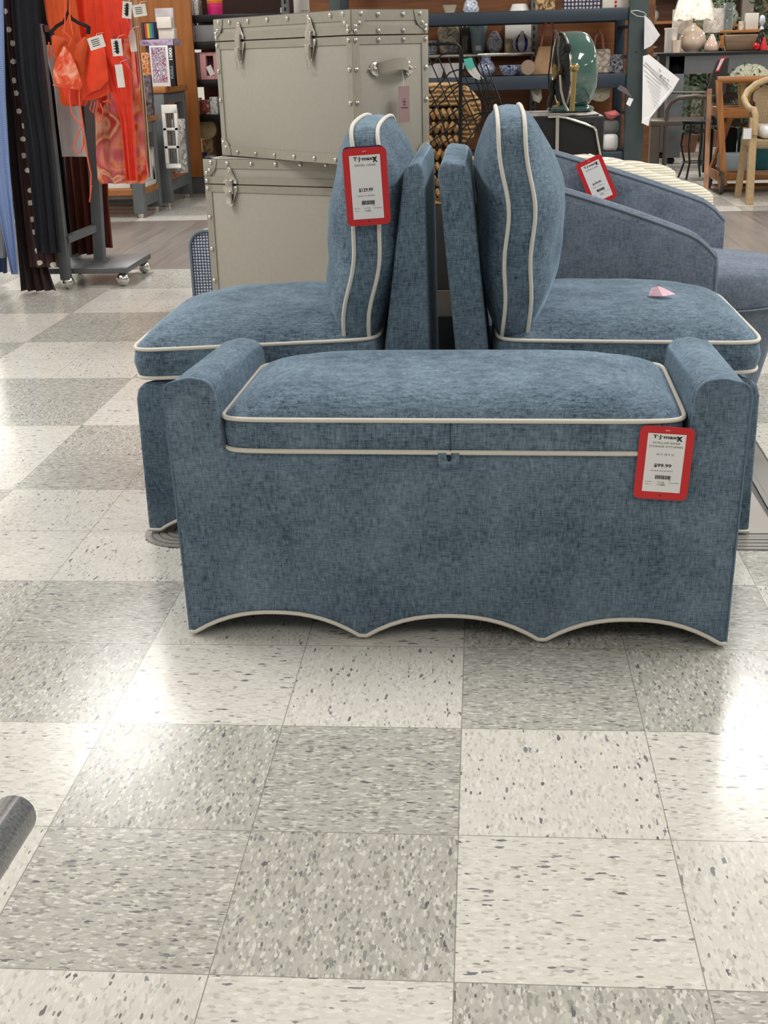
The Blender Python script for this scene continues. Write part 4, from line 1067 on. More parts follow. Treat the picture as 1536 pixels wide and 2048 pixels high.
for bx in ((a.x, a.x+.05, z0, zt), (b.x-.03, b.x, z0, zt), (a.x+.05, b.x-.03, z0, z0+.03), (a.x+.05, b.x-.03, zt-.03, zt)): MB().box(bx[0], bx[1], 9.55, 9.67, bx[2], bx[3]).build('panel', pkm, org, bevel=.003)
MB().box(a.x+.05, b.x-.03, 9.64, 9.66, z0+.03, zt-.03).build('back', plain('plum_lining', (86, 50, 66), .7), org)
tg2 = MB().box(-.022, .022, -.001, .001, -.08, 0).build('paper_tag', tagm, org, loc=((a.x+.07), 9.545, (z0+zt)/2-.0)); tg2.rotation_euler = (0, -.4, 0)
shelfgood('bag_pack', 372, 390, 38, 2, clut('lilac_clutter', (150, 140, 160), (196, 150, 150), (110, 108, 120)), 'lilac plastic pack with an orange picture', 'package')
shelfgood('storage_case', 390, 436, 34, 2, plain('grey_case', (122, 122, 124), .5, var=.2), 'wide grey zip case above the pink organiser', 'case')
shelfgood('label_box', 398, 434, 38, 2, plain('pale_grey_box', (176, 172, 166), .5), 'pale grey carton behind the grey zip case', 'box', dy=.2)
shelfgood('notebook_set', 372, 388, 30, 3, plain('lilac_card', (196, 180, 190), .5), 'lilac notebook set on the top metal shelf', 'notebook')
shelfgood('frame_box', 389, 398, 30, 3, clut('green_clutter', (90, 110, 90), (200, 204, 200), (60, 70, 70)), 'small white framed box beside the lilac notebooks', 'box')
pc = thing('picnic_cup_stack', 'magenta and yellow striped cup stack on the top metal shelf', 'cups', (0, 0, 0))
a = at(428, 24, 9.54)
for k, (z0_, z1_, c) in enumerate(((0, .055, (206, 24, 110)), (.056, .085, (226, 50, 120)), (.086, .105, (232, 110, 60)), (.106, .14, (240, 180, 40)))):
    MB().lathe([(.062+.001*k, z0_), (.064+.001*k, z1_)], (a.x, 9.6, SZ[3]+.001), 16).build('cup', plain('cup%d' % k, c, .4), pc, smooth=True)
shelfgood('white_jar', 390, 399, 34, 0, white2, 'white tube with a black label on the second metal shelf', 'jar')
shelfgood('card_box', 401, 420, 30, 0, clut('red_clutter', (96, 34, 30), (120, 50, 40), (180, 170, 160)), 'dark red box on the second metal shelf', 'box')
shelfgood('glass_box', 421, 436, 36, 0, clut('pale_clutter', (150, 158, 150), (206, 204, 200), (110, 120, 112)), 'pale clear box right of the dark red box', 'box')
one('round_tin', MB().lathe([(.085, 0), (.09, .01), (.09, .08), (.083, .09)], (UX+.11, 9.56, 0), 20, axis='y').xf(Matrix.Translation((0, 0, .216+.21+.092))), plain('gold_trim_tin', (150, 136, 104), .35, metal=.5), 'round gold rimmed tin standing on edge, lowest shelf', 'tin', smooth=True)
shelfgood('wooden_crate', 408, 430, 76, -1, clut('gold_clutter', (60, 44, 30), (170, 150, 110), (110, 84, 52)), 'brown and gold gift crate behind the navy bag', 'crate', dy=.22)
shelfgood('navy_bag', 391, 410, 46, -1, plain('navy_bag', (34, 42, 74), .6), 'navy fabric bag on the lowest metal shelf', 'bag')
shelfgood('clear_bag', 411, 430, 40, -1, plain('clear_bag', (150, 156, 168), .3, var=.2), 'frosted clear bag right of the navy bag', 'bag')

# gondola seen above the trunks
gd = thing('wall_gondola', 'tall orange wood backed gondola seen above the trunks', 'shelving', (0, 0, 0))
MB().box(-1.9, -.62, 10.55, 10.6, 0, 2.3).build('back_panel', orangewall, gd)
for px in (470, 512, 547): slotted(X_(px, 20, 10.5), 10.5, 2.3, gd, .05)
for px0, px1, pyb in ((478, 512, 8), (515, 532, 18)):
    z = Z_(490, pyb, 10.45); MB().box(X_(px0, 10, 10.4), X_(px1, 10, 10.4), 10.3, 10.53, z-.05, z).build('shelf', blackm, gd)
MB().box(-.62, 1.0, 10.55, 10.6, 0, 2.3).build('back_panel', walnut, gd)
MB().box(-1.9, -.55, 10.1, 10.5, 0, .85).build('base_cabinet', greym, gd)
bs = thing('wall_ledge', 'grey display ledge behind the trunks carrying white boxes', 'shelf', (0, 0, 0))
MB().box(-1.45, .9, 9.75, 10.05, .0, 1.20).build('cabinet', plain('ledge_grey', (88, 86, 84), .6), bs)
one('white_canister', MB().lathe([(.055, 0), (.055, .21), (.035, .22), (.035, .26)], (X_(568, 30, 9.85), 9.88, 1.201), 18), white2, 'white canister behind the trunk left of the arch carton', 'canister', smooth=True)
ab = thing('appliance_carton', 'white carton with a grey arch picture behind the trunk', 'carton', (0, 0, 0))
x0, x1 = X_(588, 30, 9.82), X_(632, 30, 9.82)
MB().box(x0, x1, 9.82, 10.02, 1.201, 1.52).build('carton', white2, ab, bevel=.003)
xc = (x0+x1)/2; MB().tube([(xc+.058*math.cos(a), 9.817, 1.33+.075*math.sin(a)) for a in [PI*i/12 for i in range(13)]], .008, n=6).build('arch_print', plain('arch_grey', (140, 140, 140), .6), ab)
text_mb('hand wash', .06, xc, 1.43, 9.818, height=.01).build('lettering', ink, ab)
one('dark_vase', MB().lathe([(.05, 0), (.075, .06), (.08, .13), (.05, .2), (.03, .24)], (X_(700, 20, 9.88), 9.9, 1.201), 20), plain('black_glaze', (24, 20, 18), .2), 'round near-black vase behind the near corner of the upper trunk', 'vase', smooth=True)
one('wood_figure', MB().box(X_(655, 20, 9.9), X_(661, 20, 9.9), 9.9, 9.95, 1.201, 1.42), oak, 'thin light wood stick ornament behind the trunks', 'ornament')
boxpx('framed_board', 636, 684, -20, 40, 9.95, .04, plain('dark_brown_frame', (52, 34, 28), .5), 'dark brown framed board standing behind the trunks', 'frame', z0=1.201)
boxpx('blue_grey_board', 786, 822, -15, 40, 9.9, .03, plain('blue_grey', (84, 98, 106), .6), 'blue grey board standing behind the trunk right of the dark vase', 'board', z0=1.201)

# ================================================================== navy rack in the centre
YR = 8.3
sr = thing('storage_rack', 'navy steel storage rack with grey green upright, full of vases and cloth bags', 'rack', (0, 0, 0))
UXL, UXR = 1.045, 1.200
up_ = MB().box(UXL+.02, UXR, YR-.06, YR+.02, 0, 2.3).build('upright', greenm, sr, bevel=.006)
MB().lathe([(.006, 0), (.006, .004)], ((UXL+UXR)/2, YR-.064, Z_(1270, 104, YR)), 10, axis='y').build('bolt_hole', dark, up_)
up2 = MB().box(UXL-.02, UXL+.05, YR+.46, YR+.53, 0, 2.3).build('upright', navym, sr, bevel=.004)
for z in (.36, .62, 1.0, 1.2): MB().box(UXL, UXL+.04, YR+.02, YR+.46, z, z+.022).build('side_brace', navym, sr)
MB().box(-1.05, -.97, YR-.06, YR+.02, 0, 2.3).build('upright', greenm, sr, bevel=.006)
MB().box(-1.05, -.97, YR+.46, YR+.53, 0, 2.3).build('upright', navym, sr, bevel=.004)
ZB1t, ZB1b = Z_(1060, 21, YR), Z_(1060, 46, YR); ZB2t, ZB2b = Z_(1100, 150, YR), Z_(1100, 178, YR); ZB3t, ZB3b = Z_(1230, 303, YR), Z_(1230, 328, YR)
for zt, zb in ((ZB1t, ZB1b), (ZB2t, ZB2b), (ZB3t, ZB3b)):
    MB().box(-.97, UXL+.02, YR-.04, YR, zb, zt).build('beam', navym, sr, bevel=.004)
    MB().box(-.97, UXL-.02, YR+.50, YR+.53, zb, zt).build('beam', navym, sr, bevel=.004)
    MB().box(-.97, UXL-.03, YR+.001, YR+.499, zt-.02, zt-.004).build('deck', plain('rack_deck', (58, 60, 62), .6), sr)
gl = thing('slat_wall', 'dark wood slat wall with a grey shelf and perforated strip behind the navy rack', 'shelving', (0, 0, 0))
MB().box(-1.3, 1.35, YR+.78, YR+.82, 0, 2.3).build('back_panel', wood('shelf_back_wood', (92, 52, 26), (134, 82, 42)), gl)
sx_ = X_(1066, 110, YR+.74)
ZM = Z_(980, 106, YR+.56)
MB().box(-1.3, sx_, YR+.56, YR+.775, ZM-.03, ZM).build('shelf', steel, gl, bevel=.003)
sl = MB().box(sx_-.02, sx_+.03, YR+.735, YR+.775, 0, 2.3).build('slotted_strip', greym, gl)
q = MB(); z = .5
while z < 2.2: q.box(sx_, sx_+.012, YR+.7335, YR+.7348, z, z+.03); z += .055
q.build('slots', dark, sl)

def vase(name, px, Y, z0, prof, mat, label, cat='vase', n=20, sx=1, **k):
    x = X_(px, 100, Y); o = MB().lathe([(r, z) for r, z in prof], (x, Y, z0+.001), n, sx=sx).build(name, mat, None, smooth=True, ang=60); return tag(o, label, cat, k.get('group'))
bw = blobs('blue_white_porcelain', [(226, 228, 232), (222, 226, 232), (96, 120, 170), (226, 228, 232), (226, 228, 230)], 26, .2, dist=1.5)
bw2 = blobs('dense_blue_porcelain', [(40, 64, 120), (206, 214, 226), (48, 72, 130), (214, 220, 230)], 30, .2, dist=1.5)
creamv = blobs('cream_bird_porcelain', [(214, 204, 172), (222, 212, 182), (104, 112, 140), (220, 210, 180)], 14, .3, dist=2)
YV = YR+.66
s_ = lambda prof, k: [(r*k, z*k) for r, z in prof]
vase('cream_jar', 898, YV, ZM, [(.05, 0), (.075, .01), (.085, .1), (.088, .17), (.07, .2), (.055, .215)], creamv, 'cream square-shouldered jar with blue bird print on the grey shelf')
vase('glass_vase', 930, YV-.0, ZM, [(.03, 0), (.04, .1), (.045, .2), (.035, .21)], plain('smoky_glass', (110, 104, 96), .1, trans=.5), 'smoky glass vase between the cream jar and pale blue vase')
vase('pale_blue_vase', 956, YV, ZM, [(.04, 0), (.05, .03), (.062, .14), (.075, .2), (.07, .22)], plain('pale_blue_glaze', (140, 170, 184), .2, var=.15), 'pale blue glazed vase with a white sticker')
one('sticker', MB().box(X_(951, 98, YV-.07), X_(962, 98, YV-.07), YV-.066, YV-.063, ZM+.02, ZM+.055), white, 'small white square sticker low on the pale blue vase', 'sticker')
vase('egg_vase', 989, YV, ZM, [(.035, 0), (.058, .04), (.062, .075), (.045, .12), (.022, .15), (.018, .155)], bw, 'white egg shaped vase with blue flowers')
one('white_carton', MB().box(X_(1010, 100, YV+.02), X_(1062, 100, YV+.02), YV+.03, YV+.1, ZM+.001, ZM+.20), white2, 'white open carton behind the striped round vase', 'carton')
one('gold_trim_cup', MB().lathe([(.028, 0), (.03, .004), (.03, .095), (.025, .1)], (X_(1017, 95, YV-.05), YV-.04, ZM+.001), 16), plain('gold_white_glaze', (206, 190, 160), .25, metal=.2), 'white and gold cup left of the striped round vase', 'cup', smooth=True)
sv = thing('striped_vase', 'round white vase with broad cobalt blue stripes', 'vase', (X_(1044, 100, YV-.05), YV-.05, ZM+.001))
MB().lathe([(.03, 0), (.06, .02), (.075, .055), (.068, .09), (.03, .125), (.012, .14), (.012, .15)], (0, 0, 0), 24).build('body', white2, sv, smooth=True)
cob = plain('cobalt_glaze', (30, 50, 170), .2)
for k in range(6):
    a0 = -PI/2+PI/3*k+.42; pr = [(.031, .001), (.061, .02), (.076, .055), (.069, .09), (.031, .125)]; vs = []
    for r, z in pr:
        for da in (-.16, -.05, .05, .16): vs.append(((r+.0015)*math.cos(a0+da), (r+.0015)*math.sin(a0+da), z))
    MB().add(vs, [(4*i+j, 4*i+j+1, 4*i+j+5, 4*i+j+4) for i in range(4) for j in range(3)]).build('stripe', cob, sv, smooth=True)
# lower row stands on the lower beam deck
ZD = ZB2t-.004; YD = YR+.25
def dk(name, px0, px1, hpx, mat, label, cat, Y=YD, d=.12):
    return boxpx(name, px0, px1, 150-hpx+4, 150, Y, d, mat, label, cat, z0=ZD+.001)
one('white_planter', MB().lathe([(.055, 0), (.08, .09), (.085, .10)], (X_(868, 140, YD), YD, ZD+.001), 4).xf(Matrix.Identity(4)), white2, 'white square planter at the left behind the wire rack', 'planter')
one('white_planter', MB().lathe([(.055, 0), (.08, .09), (.085, .10)], (X_(908, 140, YD), YD, ZD+.001), 4), white2, 'white square planter just right of the leftmost planter', 'planter')
vase('ginger_jar', 972, YD, ZD, [(.04, 0), (.07, .03), (.072, .06), (.05, .1), (.035, .11), (.035, .135), (.04, .14)], bw2, 'squat dark blue patterned jar with a white neck')
for px, lb in ((1019, 'low blue and white bowl left of the tan cloth'), (1040, 'low blue and white bowl nearest the tan cloth')):
    vase('porcelain_bowl', px, YD+(.03 if px > 1030 else -.05), ZD, [(.03, 0), (.05, .01), (.072, .05), (.078, .075), (.07, .07), (.02, .02)], bw if px > 1030 else bw2, lb, 'bowl')
one('shell_dish', MB().lathe([(.05, -.01), (.055, 0), (.04, .012)], (X_(1056, 140, YD-.1), YD-.12, ZD+.056), 16, axis='y'), plain('tan_shell', (150, 126, 110), .4), 'brown oval dish standing on edge beside the tan cloth', 'dish', smooth=True)
# items left of the rack just above trunk edge
vase('floral_pot', 862, YV, ZM, [(.05, 0), (.055, .08), (.06, .10)], bw, 'small flowered pot at the trunk edge on the grey shelf', 'pot')
# cloth bags and baskets
tan = plain('tan_canvas', (196, 158, 120), .85, var=.12)
def bag(name, pxc, w_, h_, Y, z0, mat, hmat, label, hh=.16, top=.8):
    x = X_(pxc, 120, Y); t = thing(name, label, 'bag', (x, Y, z0+.001))
    o = [(-w_/2, 0), (w_/2, 0), (w_/2*top, h_), (-w_/2*top, h_)]
    MB().prism(o, -.05, .05).build('body', mat, t, bevel=.012)
    if hh:
        for y in (-.03, .03): MB().tube([(-w_*.22, y, h_-.01), (-w_*.12, y, h_+hh*.8), (0, y, h_+hh), (w_*.12, y, h_+hh*.8), (w_*.22, y, h_-.01)], .008, n=6).build('handle', hmat, t, smooth=True)
    return t
pinkst = plain('pink_strap', (176, 112, 104), .7)
bag('canvas_bag', 1096, .25, .20, YD, ZD, tan, pinkst, 'tan canvas tote with a pink strap behind the fan', hh=.18, top=.55)
bag('printed_tote', 1196, .17, .17, YD, ZD, blobs('cream_print', [(224, 214, 196), (206, 190, 176), (150, 130, 120), (226, 216, 200)], 24, .8), pinkst, 'cream printed tote with pink handles on the lower rack level', hh=.12, top=1)
bag('patterned_tote', 1230, .11, .13, YD+.02, ZD, blobs('navy_white_print', [(210, 208, 206), (60, 66, 90), (196, 196, 200), (40, 44, 66)], 26, .8), plain('navy_strap', (40, 46, 66), .7), 'navy and white patterned tote next to the rack upright', hh=0, top=1)
ZT2 = ZB1t-.004
bag('burlap_bag', 1088, .14, .2, YR+.12, ZT2, blobs('burlap_print', [(206, 168, 120), (214, 178, 132), (60, 46, 36), (206, 168, 120), (212, 174, 128)], 16, .9), tan, 'tan printed burlap bag on the top rack level', hh=0, top=.95)
bag('gingham_bag', 1160, .28, .2, YR+.14, ZT2, weave('gingham', (62, 58, 78), (206, 204, 210), 12, .9, 0), tan, 'navy gingham cloth bag on the top rack level', hh=0, top=.9)
rbg = bag('flour_sack', 1226, .19, .2, YR+.12, ZT2, plain('cream_cloth', (224, 216, 204), .85), tan, 'cream cloth sack with a red scalloped line by the upright', hh=0, top=.97)
q = MB()
for k in range(7): q.ball((.0, -.051, .02+.026*k), .009, 6)
q.build('red_trim', plain('red_thread', (190, 40, 44), .8), rbg)
vase('cream_cup', 900, YR+.2, ZT2, [(.03, 0), (.035, .01), (.052, .06), (.054, .062)], plain('cream_glaze', (214, 200, 176), .4), 'cream flared cup on the top rack level', 'cup')
vase('perfume_lamp', 942, YR+.25, ZT2, [(.05, 0), (.062, .03), (.045, .08), (.015, .11), (.014, .16)], bw, 'grey white ribbed bottle base on the top rack level', 'bottle')
vase('white_bowl', 1038, YR+.2, ZT2, [(.06, 0), (.075, .0), (.055, .052), (.05, .055)], white2, 'white upturned bowl on the top rack level', 'bowl')
# hanging rim of quilt and cushions below the lower beam
ZD3 = ZB3t-.004
def soft(name, px0, px1, yt, yb, Y, mat, label, cat, d=.3, z0=None, bv=.03):
    o, e = boxpx(name, px0, px1, yt, yb, Y, d, mat, label, cat, z0=z0, bevel=bv); return o
h0 = ZD3
soft('folded_blanket', 1206, 1236, 268, 300, YR+.06, white2, 'folded white blanket on the bottom level of the navy rack', 'blanket', z0=ZD3+.001)
zz = Z_(1220, 268, YR+.06)+.001
soft('folded_blanket', 1206, 1238, 240, 268, YR+.07, plain('grey_blanket', (112, 112, 108), .9, var=.12), 'folded grey blanket on top of the white one in the navy rack', 'blanket', z0=zz)
z3 = Z_(1220, 240, YR+.07)+.001
pkb = patch([(1208, 233), (1230, 228), (1240, 236), (1222, 247), (1214, 243)], YR+.10, .06, .03)
mz = min(p[2] for p in pkb.v); pkb.v = [(x, y, z-mz+z3) for x, y, z in pkb.v]
tag(pkb.build('pink_cloth', plain('pink_cloth', (220, 120, 124), .8), None, smooth=True), 'small bunched pink cloth on top of the folded grey blanket', 'cloth')
qt = blobs('speckled_quilt', [(176, 168, 150), (190, 182, 166), (140, 132, 116)], 50, .9)
qz = MB(); pts = [(1166, 180), (1200, 174), (1220, 178), (1218, 194), (1206, 203), (1190, 202), (1174, 194)]
qz = patch(pts, YR+.12, .08, .03); 
qo = qz.build('quilt', qt, None, smooth=True, ang=50); tag(qo, 'speckled beige quilt draped from the lower rack beam right of the fan', 'quilt')
qz = patch([(1062, 180), (1082, 178), (1084, 196), (1078, 206), (1066, 200)], YR+.12, .06, .03)
tag(qz.build('quilt', plain('offwhite_cloth', (186, 184, 172), .9), None, smooth=True), 'off white cloth draped from the lower rack beam left of the fan', 'quilt')

# papers tied to the upright
pm1 = thing('paper_poster', 'large white care sheet hanging from the grey green upright, upper one in a plastic sleeve', 'poster', (0, 0, 0))
def quadpx(name, pts, Y, mat, parent, dy=(0, 0, 0, 0), th=.002):
    P = [at(a, b, Y+d) for (a, b), d in zip(pts, dy)]; n = len(P)
    vs = [(p.x, p.y-th/2, p.z) for p in P]+[(p.x, p.y+th/2, p.z) for p in P]
    return MB().add(vs, [tuple(range(n)), tuple(range(2*n-1, n-1, -1))]+[(i, n+i, n+(i+1) % n, (i+1) % n) for i in range(n)]).build(name, mat, parent)
YP = YR-.13
plas = plain('plastic_sleeve', (214, 214, 218), .2, var=.06)
quadpx('sleeve', [(1289, 30), (1302, 42), (1320, 70), (1312, 82), (1302, 92), (1288, 99)], YP, plas, pm1, (0, .02, .05, .04, .0, 0))
quadpx('sleeve_fold', [(1289, 34), (1304, 50), (1319, 68), (1321, 72), (1312, 68), (1298, 52)], YP-.012, white2, pm1)
MB().tube([tuple(at(a, b, YR-.08)) for a, b in ((1262, 22), (1275, 21), (1288, 25), (1293, 30), (1288, 34), (1274, 32), (1262, 24))], .003, n=5).build('zip_tie', plain('pale_tie', (190, 196, 196), .4), pm1, smooth=True)
pm2 = thing('price_sheet', 'big printed white chart sheet hanging at a slant from the grey green upright', 'poster', (0, 0, 0))
pp = quadpx('sheet', [(1286, 112), (1298, 109), (1359, 158), (1344, 184), (1300, 236), (1297, 252), (1283, 246), (1284, 240)], YP, white, pm2, (0, 0, .04, .04, .0, 0, 0, 0))
q = MB()
def linepx(a, b, w_): return q.beam(tuple(at(a[0], a[1], YP-.004)+Vector((0, 0, 0))), tuple(at(b[0], b[1], YP+.012)), w_, .0012, up=(0, 1, 0)) 
lo_ = [((1287, 128), (1338, 178)), ((1290, 124), (1344, 176)), ((1318, 138), (1322, 142))]
for a_, b_ in lo_: 
    A = at(a_[0], a_[1], YP-.006); B = at(b_[0], b_[1], YP+.018); q.beam(tuple(A), tuple(B), .003, .002)
for k in range(9):
    f = k/9; a_ = (1288+3*k, 140+10*k); b_ = (1288+3*k+(34-3.6*k), 140+10*k+(30-3.0*k))
    A = at(a_[0], a_[1], YP-.005); B = at(b_[0], b_[1], YP+.004+.01*(1-f)); q.beam(tuple(A), tuple(B), .0022, .0012)
for (a_, b_) in (((1321, 149), (1325, 153)), ((1327, 154), (1331, 158)), ((1334, 158), (1338, 163))):
    A = at(a_[0], a_[1], YP+.006); B = at(b_[0], b_[1], YP+.008); q.beam(tuple(A), tuple(B), .014, .002)
q.build('printing', plain('grey_ink', (120, 120, 128), .7), pm2)
pm3 = thing('product_tag', 'dark grey folded product tag with a white barcode label left of the upright', 'tag', (0, 0, 0))
quadpx('card', [(1234, 178), (1240, 170), (1252, 176), (1266, 196), (1259, 217), (1231, 196)], YP+.02, plain('grey_card', (96, 94, 98), .5), pm3)
quadpx('white_label', [(1252, 208), (1258, 195), (1267, 198), (1260, 213)], YP+.012, white, pm3)

# ================================================================== wire rack with baskets
wi = blackm
wr_ = thing('wire_rack', 'black wire merchandise rack with slanted diamond mesh panels right of the trunks', 'rack', (0, 0, 0))
YW = 3.95
MB().tube([tuple(at(a, b, YW)) for a, b in ((922, 100), (921, 160), (920, 300))]+[(at(920, 300, YW).x, YW, .01)], .0075, n=8).build('pole', wi, wr_, smooth=True)
def wire(pts, r=.0032, Y=YW, dy=0, name='wire'): MB().tube([tuple(at(a, b, Y+dy*i)) for i, (a, b) in enumerate(pts)], r, n=5).build(name, wi, wr_, smooth=True)
wire([(846, 89), (900, 87), (914, 88), (920, 94), (924, 108), (924, 122)], .006, name='top_bar')
wire([(850, 118), (858, 130), (866, 128), (882, 110), (892, 108), (955, 108)], .003)
wire([(850, 176), (860, 184), (866, 182), (900, 145), (914, 140), (945, 140)], .003)
wire([(846, 240), (920, 168), (980, 165)]); wire([(848, 268), (922, 214), (940, 200), (992, 194)]); wire([(850, 292), (930, 236), (960, 226), (992, 222)])
wire([(852, 222), (900, 172), (922, 165)]); wire([(870, 300), (962, 228)]); wire([(930, 290), (990, 200)])
for k in range(7):
    x = 856+20*k; wire([(x, 112+2*k), (x+34, 190+4*k), (x+66, 262+4*k)] if k < 5 else [(x-4, 128), (x+22, 196), (x+44, 256)], .0028)
for k in range(5):
    wire([(934+11*k, 118+10*k if k > 2 else 112), (962+9*k, 190), (980+7*k, 244)], .0026, dy=.02)
wire([(845, 150), (858, 178), (880, 226), (900, 296)], .0034); wire([(848, 208), (870, 268), (884, 300)], .0024)
MB().beam((at(920, 300, YW).x-.16, YW, .012), (at(920, 300, YW).x+.16, YW, .012), .02).build('foot', wi, wr_)
MB().beam((at(920, 300, YW).x, YW-.14, .012), (at(920, 300, YW).x, YW+.2, .012), .02).build('foot', wi, wr_)
tt = thing('ribbon_tag', 'teal and white curled price ribbon hanging from the black wire rack', 'tag', (0, 0, 0))
teal = plain('teal_paper', (96, 204, 190), .6)
def strip(pts, Y, mat, name, parent):
    vs = []; 
    for i, (xl, yl, xr, yr) in enumerate(pts):
        A = at(xl, yl, Y+.008*i); B = at(xr, yr, Y+.008*i); vs += [tuple(A), tuple(B)]
    n = len(pts); m = len(vs); vs += [(x, y+.0015, z) for x, y, z in vs]
    fs = [(2*i, 2*i+1, 2*i+3, 2*i+2) for i in range(n-1)]+[(m+2*i, m+2*i+2, m+2*i+3, m+2*i+1) for i in range(n-1)]
    return MB().add(vs, fs).build(name, mat, parent, smooth=True)
strip([(927, 118, 944, 115), (930, 130, 947, 125), (934, 140, 951, 134)], YW-.04, teal, 'teal_end', tt)
strip([(934, 140, 951, 134), (940, 148, 956, 143), (948, 156, 961, 150), (958, 160, 968, 157)], YW-.02, white, 'white_middle', tt)
strip([(957, 160, 967, 156), (963, 161, 970, 160)], YW+.01, teal, 'teal_tip', tt)
q = MB()
for (a_, b_) in (((941, 139), (945, 143)), ((946, 145), (948, 147)), ((951, 149), (953, 152))): q.beam(tuple(at(a_[0], a_[1], YW-.03)), tuple(at(b_[0], b_[1], YW-.03)), .004, .001)
q.build('print', ink, tt)
# wicker baskets behind
Yk = 4.75
wick = stripes('water_hyacinth', (120, 86, 48), (196, 156, 106), 15, 'Z', .8, bump=1, distort=3, profile='SIN')
bkA = thing('wicker_basket', 'large brown woven basket behind the black wire rack', 'basket', (0, 0, 0))
xa2, xb2 = X_(846, 220, Yk), X_(921, 220, Yk); zt2 = Z_(880, 168, Yk)
zm2 = Z_(880, 214, Yk)
body = MB(); body.box(xa2-.12, xb2, Yk, Yk+.34, zm2, zt2); body.build('woven_rim', wick, bkA, bevel=.015)
lat = MB(); 
nrow = 7; nz_ = (zm2-.42)/nrow
for r_ in range(nrow):
    z0_ = zm2-nz_*(r_+.5)
    pts_ = []
    for k in range(41):
        x = xa2-.12+(xb2-xa2+.12)*k/40; pts_.append((x, Yk+.012*math.cos(k*PI/2), z0_+.016*math.sin(k*PI/2+(PI if r_ % 2 else 0))))
    lat.tube(pts_, .0105, n=6)
lat.build('lattice', plain('hyacinth_rope', (176, 136, 88), .85, var=.2, scale=60, bump=.4), bkA, smooth=True)
MB().box(xa2-.11, xb2-.01, Yk+.02, Yk+.33, .43, zm2-.01).build('inner_shade', plain('basket_shadow', (70, 48, 28), .9), bkA)  # dark block behind the lattice paints the shade inside the basket
MB().box(xa2-.12, xb2, Yk, Yk+.34, .40, .43).build('base', wick, bkA)
stn = one('basket_stand', MB().box(xa2-.15, xb2+.14, Yk-.02, Yk+.4, 0, .398), plain('gap_shade_plinth', (34, 34, 36), .6), 'low dark plinth under the woven baskets', 'plinth', bevel=.005)  # dark colour puts the shade of the swivel chair gap into the plinth
bkB = thing('wicker_hamper', 'rounded brown woven hamper leaning beside the large basket', 'basket', (0, 0, 0))
P = [at(a, b, Yk+.05) for a, b in ((922, 172), (934, 174), (950, 190), (962, 206), (962, 238), (944, 262), (950, 275), (922, 290))]
mbh = MB().prism([(p.x, p.z) for p in P], Yk+.03, Yk+.28); mbh.build('body', wick, bkB, bevel=.02)
MB().tube([tuple(at(a, b, Yk+.015)) for a, b in ((930, 206), (940, 222), (948, 232), (958, 236))], .014, n=8).build('handle', plain('hyacinth_rope', (176, 136, 88), .85), bkB, smooth=True)
MB().box(X_(922, 280, Yk+.05), X_(948, 280, Yk+.05), Yk+.05, Yk+.26, .40, .60).build('lower_body', wick, bkB, bevel=.01)

# ================================================================== black cabinet, chair frame and fan
YF = 4.3
cz = Z_(1150, 232, YF)
xc1, xc0 = X_(1209, 250, YF), X_(1030, 250, YF)
cb = thing('black_cabinet', 'low black media cabinet with mesh front under the green fan', 'cabinet', (0, 0, 0))
o = MB(); o.box(xc0, xc1, YF+.02, YF+.46, .0, cz-.002); o.build('carcass', plain('black_lacquer', (17, 18, 20), .35), cb, bevel=.006)
MB().box(xc0+.02, xc1-.05, YF+.008, YF+.018, .12, cz-.035).build('mesh_front', weave('speaker_mesh', (6, 6, 8), (24, 26, 32), 120, .6, .2), cb, bevel=.003)
q = MB(); q.box(xc0+.0, xc1-.03, YF+.002, YF+.019, cz-.033, cz-.026); q.box(xc1-.048, xc1-.03, YF+.002, YF+.019, .1, cz-.033); q.build('front_frame', plain('charcoal_frame', (42, 44, 48), .45), cb)
MB().box(xc0, xc1-.02, YF+.03, YF+.44, cz-.001, cz+.006).build('patterned_top', blobs('marbled_top', [(206, 196, 192), (180, 170, 168), (110, 104, 104), (214, 206, 202)], 9, .4), cb, bevel=.002)
fc = thing('mesh_chair', 'mesh office chair back with a bright curved chrome frame in front of the black cabinet', 'chair', (0, 0, 0))
YC = 4.16
arc = [at(a, b, YC) for a, b in ((1096, 234), (1116, 233), (1134, 236), (1152, 242), (1170, 248), (1188, 255), (1192, 262), (1196, 285), (1201, 312))]
arc += [Vector((arc[-1].x+.01, YC+.02, .45)), Vector((arc[-1].x-.06, YC-.0, .40))]
MB().tube([tuple(p) for p in arc], .0055, n=8).build('curved_frame', chrome, fc, smooth=True)
A = at(1115, 234, YC); B = at(1115, 292, YC)
MB().beam(tuple(A), (B.x, YC, .40), .014, .006).build('centre_strut', plain('satin_metal', (176, 172, 172), .4, metal=.7), fc)
pv = [(p.x, p.z) for p in arc[:9]]+[(arc[8].x-.01, .45), (A.x-.1, .45), (A.x-.1, A.z-.002)]
MB().prism(pv, YC+.008, YC+.014).build('mesh_back', plain('black_mesh', (10, 11, 13), .7), fc)
MB().box(A.x-.16, arc[8].x+.01, YC-.02, YC+.13, .37, .41).build('seat', blackm, fc, bevel=.01)
MB().lathe([(.02, .03), (.02, .37)], ((A.x+arc[8].x)/2-.04, YC+.05, 0), 12).build('stem', chrome, fc)
for k in range(5):
    a = 2*PI*k/5+.3; c = Vector(((A.x+arc[8].x)/2-.04, YC+.05, 0))
    MB().beam((c.x, c.y, .05), (c.x+.12*math.cos(a), c.y+.08*math.sin(a), .03), .02).build('leg', blackm, fc)
fn = thing('table_fan', 'glossy dark green retro table fan with brass stand on the black cabinet', 'fan', (0, 0, 0))
grn = plain('teal_green_enamel', (62, 98, 92), .12, var=.03, coat=1)
brass = plain('aged_brass', (168, 146, 98), .3, metal=.8)
zb = cz+.006
fx_, fyc = X_(1142, 225, YF+.2), YF+.245
